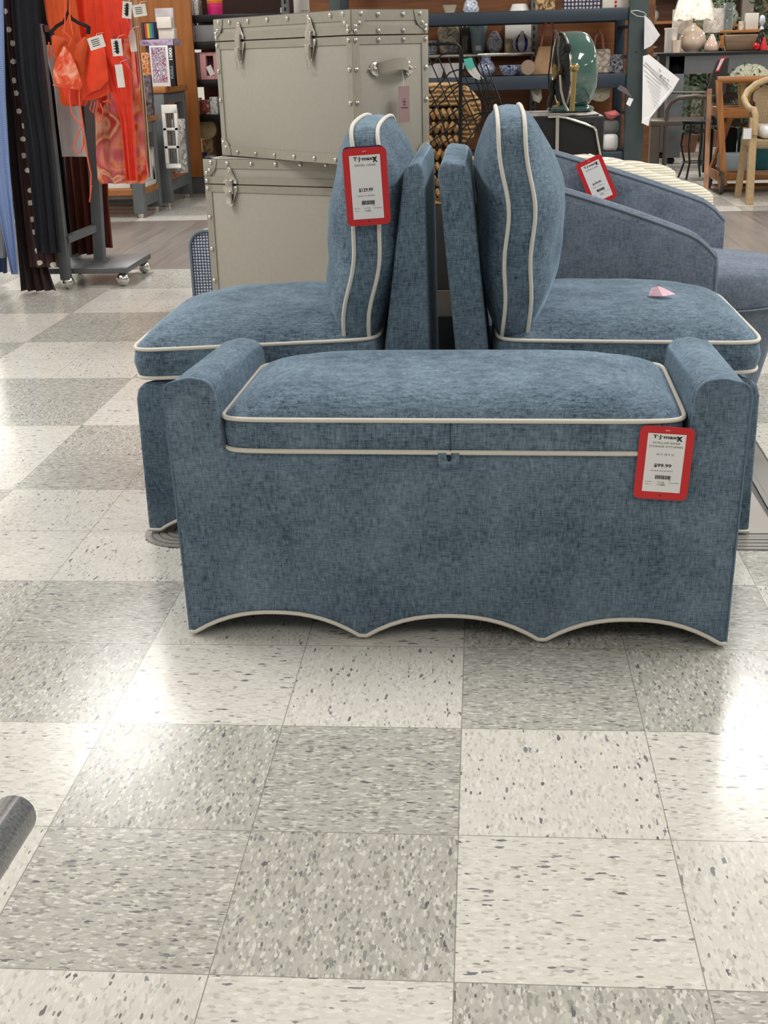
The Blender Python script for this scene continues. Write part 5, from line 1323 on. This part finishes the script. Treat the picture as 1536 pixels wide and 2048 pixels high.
MB().lathe([(.085, 0), (.105, .004), (.11, .014), (.10, .022), (.07, .030), (.045, .034)], (fx_, fyc, zb+.001), 30, sx=.95, sy=.8).build('base', grn, fn, smooth=True, ang=60)
for dx in (-.052, .035): MB().lathe([(.011, 0), (.012, .014), (.009, .018)], (fx_+dx, fyc-.03, zb+.028), 12).build('base_knob', brass, fn, smooth=True)
# drum: axis tilted slightly from x, open grille to the left
hub = at(1149, 140, fyc); ax = Vector((1, .20, .04)).normalized()
Rd = ax.to_track_quat('Z', 'Y').to_matrix().to_4x4(); Md = Matrix.Translation(hub) @ Rd
zt_ = Z_(1150, 60, fyc); RR = (zt_-Z_(1150, 215, fyc))/2
dr = MB().lathe([(RR*.98, -.055), (RR, -.05), (RR*1.0, -.01), (RR*.98, .03), (RR*.93, .052), (RR*.82, .066), (RR*.5, .074), (.001, .076)], (0, 0, 0), 40)
dr.xf(Md).build('drum', grn, fn, smooth=True, ang=80)
MB().tube([tuple(Md @ Vector((RR*.985*math.cos(a), RR*.985*math.sin(a), -.058))) for a in [2*PI*i/40 for i in range(40)]], .004, closed=True, n=6).build('chrome_rim', chrome, fn, smooth=True)
gq = MB()
for k in range(24):
    a = 2*PI*k/24; gq.tube([tuple(Md @ Vector((r*math.cos(a+r*3), r*math.sin(a+r*3), z))) for r, z in ((.02, -.085), (RR*.5, -.08), (RR*.95, -.058))], .0016, n=5)
gq.build('grille', blackm, fn, smooth=True)
MB().lathe([(RR*.93, -.056), (RR*.93, -.052)], (0, 0, 0), 30).xf(Md).build('dark_interior', dark, fn)
MB().lathe([(.03, -.092), (.032, -.08), (.03, -.06)], (0, 0, 0), 20).xf(Md).build('hub_badge', brass, fn, smooth=True)
arm = [tuple(at(a, b, fyc-.215)) for a, b in ((1144, 222), (1146, 190), (1148, 160), (1149, 140))]
MB().tube(arm, .011, n=10).build('stand_arm', brass, fn, smooth=True)
pk_ = at(1149, 136, fyc-.215)
MB().lathe([(.011, -.015), (.019, -.006), (.021, .006), (.017, .014), (.004, .018)], tuple(pk_), 14).build('pivot_knob', brass, fn, smooth=True)
arm2 = [tuple(at(a, b, fyc-.19)) for a, b in ((1136, 222), (1128, 205), (1122, 180), (1120, 150))]
MB().tube(arm2, .005, n=8).build('stand_arm', chrome, fn, smooth=True)
cd = [tuple(at(a, b, fyc-.06)) for a, b in ((1107, 62), (1104, 90), (1101, 120), (1097, 150), (1098, 172), (1104, 190), (1102, 210), (1099, 222))]
MB().tube(cd, .0035, n=6).build('power_cord', blackm, fn, smooth=True)
MB().tube([tuple(at(a, b, fyc-.07)) for a, b in ((1106, 160), (1102, 175), (1106, 185), (1101, 198), (1099, 214))], .012, n=8).build('cord_bundle', blackm, fn, smooth=True)
MB().tube([tuple(at(a, b, fyc-.09)) for a, b in ((1110, 60), (1118, 76), (1116, 100), (1120, 130), (1118, 142))], .006, n=6).build('cord_coil', weave('braided_cord', (30, 28, 28), (150, 142, 132), 150, .7, .3), fn, smooth=True)
MB().box(hub.x-.06, hub.x-.03, fyc-.16, fyc-.13, zt_-.09, zt_-.055).build('plug', blackm, fn, bevel=.004)

# ================================================================== right hand furniture
YT2 = 11.4
tb_ = thing('display_table', 'long grey display table with black top carrying lamps and a wooden trough', 'table', (0, 0, 0))
ztab = Z_(1400, 104, YT2)
TX0, TX1 = 1.78, 4.2
MB().box(TX0-.10, TX1, YT2, YT2+.9, ztab-.03, ztab).build('table_top', plain('black_top', (26, 26, 28), .3), tb_, bevel=.003)
MB().box(TX0+.0, TX1-.05, YT2+.02, YT2+.07, ztab-.19, ztab-.031).build('apron', greym, tb_)
for x, y in ((1.80, YT2+.02), (4.0, YT2+.02), (1.80, YT2+.72), (4.0, YT2+.72)):
    lg = MB().box(x, x+.15, y, y+.15, .06, ztab-.03).build('leg', greym, tb_, bevel=.004)
    MB().lathe([(.03, 0), (.045, .03), (.03, .06)], (x+.07, y+.07, 0), 14, ).build('caster', blackm, lg)
def tv(name, px, prof, mat, label, cat='vase', dy=.15, k=1, sx=1, n=20):
    Y = YT2+dy; x = X_(px, 100, Y); o = MB().lathe([(r*k, z*k) for r, z in prof], (x, Y, ztab+.001), n, sx=sx).build(name, mat, None, smooth=True, ang=60); return tag(o, label, cat)
peach = plain('blush_glaze', (232, 212, 192), .15, var=.06, coat=.6)
clearp = blobs('crinkled_wrap', [(214, 204, 194), (186, 172, 160), (226, 220, 214), (198, 186, 176)], 20, .2)
# big lamp with scalloped shade
lp1 = thing('table_lamp', 'table lamp with round blush base and big wrapped scalloped shade', 'lamp', (X_(1384, 100, YT2+.2), YT2+.2, ztab+.001))
MB().lathe([(.07, 0), (.075, .012), (.085, .02), (.12, .06), (.128, .11), (.11, .17), (.06, .215), (.03, .235), (.02, .26)], (0, 0, 0), 26).build('base', peach, lp1, smooth=True)
MB().lathe([(.008, .25), (.008, .4)], (0, 0, 0), 8).build('stem', brass, lp1)
sh = MB(); vs = []; fs = []; n = 40
for i, (r, z) in enumerate(((.20, .30), (.185, .36), (.16, .44), (.13, .54), (.115, .60))):
    for q_ in range(n):
        a = 2*PI*q_/n; rr = r*(1+.03*math.cos(9*a)); zz_ = z-(.022*abs(math.cos(4.5*a)) if i == 0 else 0); vs.append((rr*math.cos(a), rr*math.sin(a), zz_))
for i in range(4):
    for q_ in range(n): fs.append((i*n+q_, i*n+(q_+1) % n, (i+1)*n+(q_+1) % n, (i+1)*n+q_))
sh.add(vs, fs).build('lamp_shade', blobs('cream_wrapped_shade', [(222, 212, 190), (230, 222, 202), (250, 248, 240), (214, 202, 180)], 20, .15), lp1, smooth=True)
for px, dx_, lb in ((1362, .0, 'plastic wrapped beige drum shade left of the big scalloped lamp'), (1424, .0, 'plastic wrapped beige drum shade right of the big scalloped lamp')):
    t = thing('wrapped_lamp', lb, 'lamp', (X_(px, 100, YT2+.55), YT2+.55, ztab+.001))
    MB().lathe([(.10, .17), (.10, .39)], (0, 0, 0), 26).build('lamp_shade', clearp, t, smooth=True, ang=50)
    MB().lathe([(.05, 0), (.055, .02), (.03, .06), (.02, .17)], (0, 0, 0), 16).build('base', peach, t, smooth=True)
tv('white_canister', 1341, [(.055, 0), (.06, .01), (.062, .2), (.068, .205), (.068, .22)], white2, 'tall white canister on the left end of the black topped table', 'canister')
tv('blush_cup', 1353, [(.035, 0), (.04, .1), (.042, .11)], peach, 'small blush candle cup beside the white canister', 'cup', dy=.06)
tv('drop_bottle', 1422, [(.055, 0), (.07, .02), (.06, .07), (.03, .12), (.012, .155)], plain('blush_glass', (206, 178, 166), .1, coat=1), 'drop shaped blush glass bottle beside the wooden trough', 'bottle', dy=.08)
eas = thing('wooden_easel', 'small light wood block with easel legs left of the trough', 'easel', (X_(1443, 90, YT2+.12), YT2+.12, ztab+.001))
MB().box(-.015, .02, -.01, .02, .03, .14).build('block', oak, eas)
for s in (-1, 1): MB().beam((s*.04, 0, 0), (0, .005, .12), .008).build('leg', plain('pale_wood', (196, 170, 130), .6), eas)
a = at(1452, 97, YT2+.1); b = at(1508, 97, YT2+.1)
tr = thing('wooden_trough', 'brown weathered wooden trough on the black topped table', 'trough', (0, 0, 0))
hT = .145; MB().prism([(a.x, ztab+.001), (b.x-.0, ztab+.001), (b.x+.04, ztab+hT), (a.x-.02, ztab+hT)], YT2+.1, YT2+.32).build('body', wood('weathered', (92, 72, 54), (138, 114, 90)), tr, bevel=.012)
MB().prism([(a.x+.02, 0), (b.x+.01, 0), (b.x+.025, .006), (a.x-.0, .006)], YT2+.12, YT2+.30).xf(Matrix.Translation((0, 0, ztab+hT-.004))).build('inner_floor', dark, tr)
rs = thing('riser_shelf', 'raised orange wood riser shelf behind the trough', 'shelf', (0, 0, 0))
za = Z_(1480, 60, YT2+.55)
MB().box(X_(1440, 60, YT2+.5), X_(1520, 60, YT2+.5), YT2+.45, YT2+.75, za-.025, za).build('board', oak, rs, bevel=.002)
for px in (1444, 1516): x = X_(px, 60, YT2+.5); MB().box(x-.012, x+.012, YT2+.50, YT2+.53, ztab+.001, za-.025).build('leg', blackm, rs)
def onr(name, px, hw, h_, mat, label, cat, lathe=None):
    x = X_(px, 60, YT2+.55)
    mb = MB().lathe(lathe, (x, YT2+.55, za+.001), 20) if lathe else MB().box(x-hw, x+hw, YT2+.52, YT2+.60, za+.001, za+.001+h_)
    return tag(mb.build(name, mat, None, smooth=bool(lathe), bevel=0 if lathe else .003), label, cat)
onr('candle_jar', 1502, .06, .15, plain('ribbed_cream', (206, 200, 190), .5), 'square pale ribbed candle box on the orange riser', 'candle')
onr('frosted_cup', 1482, .03, .08, clearp, 'frosted cup left of the ribbed candle box', 'cup', [(.025, 0), (.03, .08)])
onr('crystal_ornament', 1523, .03, .1, plain('crystal', (186, 190, 200), .1, var=.3), 'crystal glass ornament right of the ribbed candle box', 'ornament', [(.025, 0), (.012, .03), (.035, .07), (.02, .12), (.005, .13)])
onr('glass_hurricane', 1454, .04, .26, plain('clear_glass', (170, 186, 186), .05, trans=.7), 'tall clear glass hurricane above the left end of the trough', 'vase', [(.05, 0), (.052, .24), (.056, .25)])
tv('dark_bottle', 1519, [(.03, 0), (.033, .1), (.014, .13), (.014, .17)], plain('dark_glass', (36, 20, 18), .15), 'dark brown bottle with tan label right of the trough', 'bottle', dy=.1)
tv('red_ornament', 1512, [(.001, 0), (.026, .012), (.034, .035), (.026, .058), (.001, .07)], plain('red_gloss', (176, 20, 30), .15), 'round red ornament at the right end of the trough', 'ornament', dy=.02)
tv('gnome_cone', 1527, [(.035, 0), (.036, .02), (.004, .12)], blobs('red_white_cone', [(200, 30, 40), (232, 226, 226)], 10, .5, smooth=False), 'white cone ornament with a red foot at the right end of the table', 'ornament', dy=.04)
# greenery behind
leafm = plain('leaf_green', (44, 74, 40), .5, var=.35, scale=6); leafm2 = plain('pale_leaf', (96, 120, 84), .5, var=.3, scale=6)
def foliage(name, c, r, n, mat, label, size=.05, pot=None, flowers=None):
    rnd = random.Random(hash(name+str(n)) % 1000 if False else int(n*7+c[0]*100)); t = thing(name, label, 'plant', (c[0], c[1], 0))
    mb = MB()
    for _ in range(n):
        u = Vector((rnd.gauss(0, 1), rnd.gauss(0, 1), rnd.gauss(0, 1))).normalized()*r*rnd.uniform(.35, 1)
        u.z *= c[3] if len(c) > 3 else 1
        p = Vector((u.x, u.y, c[2]+u.z)); d = Vector((rnd.gauss(0, 1), rnd.gauss(0, 1), rnd.gauss(.4, 1))).normalized(); s = d.orthogonal().normalized(); sz = size*rnd.uniform(.6, 1.3)
        mb.add([p, p+d*sz*.5+s*sz*.2, p+d*sz, p+d*sz*.5-s*sz*.2], [(0, 1, 2, 3)])
    mb.build('leaves', mat, t)
    if pot:
        MB().lathe([(pot*.7, pot_z(c)), (pot, pot_z(c)+.18), (pot*.9, pot_z(c)+.17)], (0, 0, 0), 18).build('pot', plain('terracotta', (120, 80, 60), .7), t, smooth=True)
        MB().tube([(0, 0, pot_z(c)+.1), (0, 0, c[2])], .012).build('stem', plain('stem_brown', (70, 56, 40), .8), t)
    if flowers:
        f = MB()
        for _ in range(flowers[0]):
            u = Vector((rnd.gauss(0, 1), rnd.gauss(-.3, 1), abs(rnd.gauss(0, 1)))).normalized()*r*1.02; p = Vector((u.x, u.y, c[2]+u.z*(c[3] if len(c) > 3 else 1)))
            for k in range(5):
                a = 2*PI*k/5; q1 = p+Vector((math.cos(a), -.5, math.sin(a)))*flowers[1]; q2 = p+Vector((math.cos(a+.9), -.5, math.sin(a+.9)))*flowers[1]; f.add([p, q1, q2], [(0, 1, 2)])
        f.build('blossoms', flowers[2], t)
    return t
def pot_z(c): return 0.0
foliage('potted_plant', (2.25, 12.9, .62, 2.2), .30, 500, leafm, 'bushy dark green plant seen under the black topped table', .08, .12)
foliage('potted_plant', (2.95, 13.0, .60, 2.2), .28, 450, leafm, 'second dark green plant further right under the black topped table', .08, .12)
foliage('potted_tree', (1.72, 13.6, 1.15, 2.0), .22, 420, leafm, 'dark leafy tree behind the table between the upright and the big lamp', .07, .12)
foliage('potted_tree', (2.6, 13.6, 1.30, 1.6), .26, 420, leafm2, 'pale green leafy tree behind the wrapped shades', .07, .12)
foliage('potted_tree', (3.15, 13.6, 1.45, 1.6), .22, 360, leafm, 'green tree behind the riser shelf candles', .07, .12)
wf_ = X_(1318, 60, 12.6)
# far shelving
def far_unit(x0, x1, Y, cols, label, zs, m_=None):
    t = thing('far_shelving', label, 'shelving', (0, 0, 0))
    MB().box(x0, x1, Y+.4, Y+.44, 0, 2.3).build('back_panel', m_ or walnut, t)
    for x in (x0, x1): MB().box(x-.03, x+.03, Y, Y+.4, 0, 2.3).build('upright', greym, t)
    for z in zs: MB().box(x0+.03, x1-.03, Y, Y+.395, z-.03, z).build('shelf', oak, t)
    return t
far_unit(1.25, 2.3, 14.2, None, 'dark wood shelving at the back between upright and big lamp', (.3, .8, 1.35, 1.75))
far_unit(2.4, 3.9, 14.2, None, 'dark wood shelving at the back behind the wooden trough', (.3, .8, 1.30, 1.75), wood('deep_brown', (52, 32, 24), (84, 52, 36)))
rnd = random.Random(11)
cols = [(150, 140, 130), (180, 176, 170), (90, 100, 110), (120, 60, 50), (60, 90, 80), (196, 190, 180), (50, 54, 66), (140, 110, 70)]
words = ['pale grey', 'light stone', 'slate', 'rust red', 'dark teal', 'cream', 'navy', 'tan']
for x0, x1, zs in ((1.3, 2.25, (.3, .8, 1.35)), (2.45, 3.6, (.3, .8, 1.30))):
    for z in zs:
        x = x0
        pos = 0
        while x < x1-.26:
            w_ = rnd.uniform(.13, .22); h_ = rnd.uniform(.14, .34); k = rnd.randrange(8); pos += 1
            side = 'left' if x0 < 2 else 'right'; lvl = {.3: 'lowest', .8: 'middle'}.get(z, 'upper')
            lab = '%s %s, %s from left on %s shelf, %s back unit' % (words[k], 'vase' if k % 2 else 'box', ('first', 'second', 'third', 'fourth', 'fifth', 'sixth', 'seventh', 'eighth', 'ninth')[pos-1], lvl, side)
            if k % 2: mb = MB().lathe([(w_*.3, 0), (w_*.45, h_*.3), (w_*.4, h_*.6), (w_*.2, h_*.8), (w_*.25, h_)], (x+w_/2, 14.35, z+.001), 14)
            else: mb = MB().box(x, x+w_*.9, 14.28, 14.42, z+.001, z+h_)
            one('decor_vase' if k % 2 else 'decor_box', mb, plain('decor%d' % k, cols[k], .4), lab, 'vase' if k % 2 else 'box', smooth=bool(k % 2))
            x += w_+rnd.uniform(.01, .06)

# grey brown outdoor chair
gc = plain('bronze_painted_metal', (92, 84, 76), .45, metal=.3)
oc = thing('metal_armchair', 'bronze grey metal frame armchair standing behind the ivory chair', 'chair', (0, 0, 0))
YO = 10.72
def tp(pts, r, name, parent, mat, n=8): MB().tube([tuple(p) for p in pts], r, n=n).build(name, mat, parent, smooth=True)
xl, xr = X_(1332, 250, YO), X_(1424, 250, YO); zt_o = Z_(1380, 193, YO); zs_o = Z_(1360, 240, YO)
tp([(xl, YO, .0), (xl, YO, zt_o-.12), (xl+.03, YO, zt_o-.05), (xl+.10, YO, zt_o-.01), (xl+.25, YO, zt_o), (xr-.06, YO, zt_o-.01), (xr-.02, YO, zt_o-.1), (xr, YO, 0)], .022, 'arm_frame', oc, gc)
tp([(xl-.0, YO+.5, .0), (xl, YO+.5, zt_o+.02), (xr, YO+.5, zt_o+.02), (xr, YO+.5, 0)], .022, 'back_frame', oc, gc)
MB().box(xl-.14, xr, YO-.02, YO+.5, zs_o-.05, zs_o).build('seat', gc, oc, bevel=.01)
MB().box(xl-.14, xl-.06, YO-.02, YO+.04, 0, zs_o-.05).build('leg', gc, oc); MB().box(xl-.14, xl-.06, YO+.42, YO+.48, 0, zs_o-.05).build('leg', gc, oc)
# black bar stool / nesting table
stl = thing('black_stool', 'black metal two tier plant stand with curved wire legs', 'stand', (X_(1392, 260, 10.0), 10.0, 0))
zt_s = Z_(1390, 247, 10.0)
MB().lathe([(.13, 0), (.135, .012), (.13, .024)], (0, 0, zt_s), 26).build('top', blackm, stl, smooth=True)
MB().lathe([(.12, 0), (.125, .01), (.12, .02)], (0, 0, zt_s-.07), 26).build('lower_ring', blackm, stl, smooth=True)
for k in range(4):
    a = PI/4+PI/2*k+.2; tp([(.11*math.cos(a), .11*math.sin(a), zt_s), (.13*math.cos(a), .13*math.sin(a), zt_s*.6), (.09*math.cos(a), .09*math.sin(a), zt_s*.3), (.14*math.cos(a), .14*math.sin(a), 0.0)], .009, 'leg', stl, blackm, 6)
tp([(.1*math.cos(a), .1*math.sin(a), zt_s*.3) for a in [2*PI*i/16 for i in range(17)]], .006, 'brace', stl, blackm, 6)
bt = thing('black_cafe_chair', 'black metal cafe chair folded beside the wooden bar cart', 'chair', (0, 0, 0))
xk = X_(1430, 260, 9.9)+.05
MB().box(xk-.05, xk+.10, 9.85, 10.2, .40, .43).build('seat', blackm, bt, bevel=.01)
MB().beam((xk+.04, 9.9, 0), (xk+.02, 9.9, .62), .045, .03).build('leg', blackm, bt); MB().beam((xk-.03, 10.15, 0), (xk-.03, 10.15, .60), .025).build('leg', blackm, bt)
tp([(xk-.09, 9.88, .60), (xk+.12, 9.88, .60)], .012, 'top_rail', bt, blackm); tp([(xk-.09, 9.88, .54), (xk+.12, 9.88, .55)], .01, 'rail', bt, blackm)
# charcoal folding seat with tag and white crate
cu = thing('charcoal_chair', 'charcoal upholstered chair back with a red edged price tag under the table', 'chair', (0, 0, 0))
YU = 10.35
P = [at(a, b, YU) for a, b in ((1436, 118), (1460, 113), (1450, 190), (1414, 188), (1424, 150))]
MB().prism([(p.x, p.z) for p in P], YU, YU+.06).build('backrest', plain('charcoal_cloth', (58, 56, 54), .85), cu, bevel=.012)
MB().box(at(1418, 188, YU).x, at(1452, 188, YU).x, YU-.16, YU+.2, .42, .50).build('seat', plain('dark_navy_cloth', (40, 44, 60), .85), cu, bevel=.02)
for dx in (0, .14):
    for dy in (-.13, .15): MB().box(at(1420, 188, YU).x+dx, at(1420, 188, YU).x+dx+.03, YU+dy, YU+dy+.03, 0, .42).build('leg', blackm, cu)
quadpx('price_tag', [(1441, 115), (1452, 113), (1438, 143), (1430, 145)], YU-.012, redc, cu); quadpx('tag_paper', [(1442, 118), (1449, 116), (1437, 140), (1432, 141)], YU-.016, white, cu)
# bar cart
ct = thing('bar_cart', 'honey wood bar cart with wheels and tray levels, left of the wicker chair', 'cart', (0, 0, 0))
teak = wood('honey_teak', (138, 88, 46), (182, 124, 70), axis=2); teakx = wood('honey_teak_rail', (138, 88, 46), (182, 124, 70), axis=0)
YK = 8.75; zc = Z_(1440, 160, YK)
x0, x1 = X_(1437, 160, YK), 2.55
xw = X_(1441, 350, YK)
MB().beam((x0, YK, zc-.0), (xw+.03, YK, .06), .045).build('front_leg', teak, ct)
MB().beam((x0+.01, YK+.42, zc-.08), (xw-.1, YK+.02, .02), .035).build('cross_leg', teak, ct)
MB().beam((x1, YK, zc), (x1, YK, .06), .045).build('front_leg', teak, ct)
MB().beam((x1, YK+.42, zc-.08), (x1, YK+.42, .02), .035).build('rear_leg', teak, ct)
MB().beam((x0+.05, YK+.42, .10), (x0+.12, YK+.02, Z_(1455, 225, YK)), .035).build('brace_leg', teak, ct)
tp([(x0-.01, YK, zc), (x1, YK, zc)], .026, 'top_rail', ct, teakx, 12)
zt1 = Z_(1455, 222, YK)
for z, n_ in ((zt1, 'tray'), (.145, 'lower_tray')):
    q = MB(); q.box(x0+.05, x1-.03, YK+.02, YK+.42, z-.045, z-.03); q.box(x0+.05, x1-.03, YK+.0, YK+.02, z-.05, z+.02); q.box(x0+.05, x1-.03, YK+.42, YK+.44, z-.05, z+.02); q.box(x0+.035, x0+.05, YK, YK+.44, z-.05, z+.02); q.box(x1-.03, x1-.015, YK, YK+.44, z-.05, z+.02)
    q.build(n_, teakx, ct, bevel=.003)
for y in (YK-.045, YK+.46):
    wl = MB().lathe([(.075, -.012), (.085, -.01), (.085, .01), (.075, .012)], (xw+.0, y, .086), 24, axis='x').build('wheel', plain('grey_wheel', (70, 62, 54), .6), ct, smooth=True, ang=40)
    MB().lathe([(.05, -.014), (.05, .014)], (xw, y, .086), 20, axis='x').build('wheel_disc', teak, wl)
tp([(xw, YK-.06, .086), (xw, YK+.47, .086)], .01, 'axle', ct, steel)
MB().box(x0+.06, x1-.05, YK+.1, YK+.34, .02, .04).build('bottom_stretcher', teakx, ct)
# goods on the cart
one('blue_grey_bin', MB().box(x0+.065, x0+.32, YK+.04, YK+.22, .1165, .29), plain('blue_grey_bin', (138, 152, 160), .6), 'pale blue grey storage bin on the lower cart tray', 'bin', bevel=.01)
one('teal_cushion', MB().box(x0+.24, x0+.50, YK+.25, YK+.40, .1165, .46), plain('teal_cloth', (40, 104, 116), .85, var=.15), 'teal cushion standing behind the bin on the lower cart tray', 'cushion', bevel=.05, seg=4)
one('black_board', MB().box(x0+.12, x0+.22, YK+.26, YK+.36, .1165, .47), blackc, 'black cloth roll standing left of the teal cushion', 'roll', bevel=.02)
ftp = foliage('potted_flowers', (X_(1500, 150, YK+.2), YK+.22, zt1+.235, .62), .13, 260, leafm, 'white blossoming plant in a yellow pot on the bar cart', .05, None, (150, .016, plain('white_petals', (230, 232, 214), .6)))
MB().lathe([(.05, zt1-.028), (.07, zt1+.06), (.085, zt1+.2), (.07, zt1+.19)], (0, 0, 0), 18).build('pot', blobs('yellow_grey_pot', [(150, 148, 138), (196, 160, 60), (128, 128, 122)], 16, .4), ftp, smooth=True)
# wicker armchair
wkm = weave('natural_wicker', (120, 96, 66), (204, 184, 150), 34, .8, .6)
wc = thing('wicker_armchair', 'natural wicker armchair with a wrapped white cushion at the right edge', 'chair', (0, 0, 0))
rat = plain('rattan_pole', (178, 152, 114), .6, var=.12, scale=40)
YQ = 8.0
L0 = X_(1499, 400, YQ)
zb_ = Z_(1536, 160, YQ+.35)
def wk(px, py, dy): 
    p = at(px, py, YQ+dy); return (p.x, p.y, p.z)
tp([wk(1560, 155, .42), wk(1536, 159, .42), wk(1512, 168, .38), wk(1495, 182, .32), wk(1488, 196, .25), wk(1492, 208, .16), wk(1500, 218, .06), wk(1508, 219, .0), wk(1511, 230, -.02), wk(1509, 270, -.02)], .022, 'arm_rail', wc, rat, 10)
MB().beam((L0, YQ, .0), (X_(1505, 270, YQ), YQ, Z_(1505, 235, YQ)), .05).build('leg', rat, wc, bevel=.004)
x2 = X_(1475, 392, YQ+.48)
MB().beam((x2, YQ+.48, 0), (x2+.03, YQ+.48, .5), .045).build('leg', rat, wc, bevel=.004)
MB().beam((L0+.58, YQ, 0), (L0+.58, YQ, .62), .05).build('leg', rat, wc, bevel=.004)
MB().beam((x2+.62, YQ+.48, 0), (x2+.60, YQ+.48, .5), .045).build('leg', rat, wc, bevel=.004)
zse = Z_(1520, 280, YQ)
MB().box(L0+.005, L0+.60, YQ-.01, YQ+.5, zse-.06, zse+.0).build('seat_apron', wkm, wc, bevel=.012)
# curved woven back
vs = []; fs = []; nb = 20; hs = [(zse, 0), (zse+.12, .01), (zse+.25, .02), (zb_-.03, .04)]
for h_, lean in hs:
    for i in range(nb+1):
        a = PI*i/nb; x = L0+.30-.30*math.cos(a); y = YQ+.14+.34*math.sin(a)**.6+lean*math.sin(a)
        zz_ = h_ if h_ < zb_-.05 else zse+.20+(zb_-.03-zse-.20)*math.sin(a)**.55
        zz_ = min(h_, zz_) if h_ >= zse+.2 else h_
        vs.append((x, y, zz_))
m = len(vs); vs += [(x+(L0+.30-x)*.06, y-.02, z) for x, y, z in vs]; w_ = nb+1
for r_ in range(3):
    for i in range(nb): a = r_*w_+i; fs += [(a, a+1, a+w_+1, a+w_), (m+a, m+a+w_, m+a+w_+1, m+a+1)]
MB().add(vs, fs).build('woven_back', wkm, wc, smooth=True)
one('wrapped_cushion', MB().box(L0+.06, L0+.55, YQ+.03, YQ+.40, zse+.002, zse+.09), blobs('white_wrapped_cushion', [(206, 206, 204), (236, 236, 234), (222, 220, 218)], 16, .2), 'white seat cushion in clear plastic on the wicker armchair', 'cushion', bevel=.035, seg=4)
one('plastic_sleeve', MB().box(X_(1486, 270, YQ-.04), X_(1502, 270, YQ-.04), YQ-.05, YQ-.044, Z_(1494, 277, YQ), Z_(1494, 256, YQ)), plas, 'small clear plastic tag sleeve tied to the wicker chair leg', 'tag')
gapf = thing('gap_filler', 'added black platform seen through the gap between the two swivel chairs', 'filler', (0, 0, 0))  # added block, its black body stands in for the shade between the chairs
MB().box(-.115, .0, 2.44, 2.86, .05, .335).build('body', blackm, gapf, bevel=.004)
MB().box(-.105, -.01, 2.46, 2.84, .004, .049).build('plinth', dark, gapf)
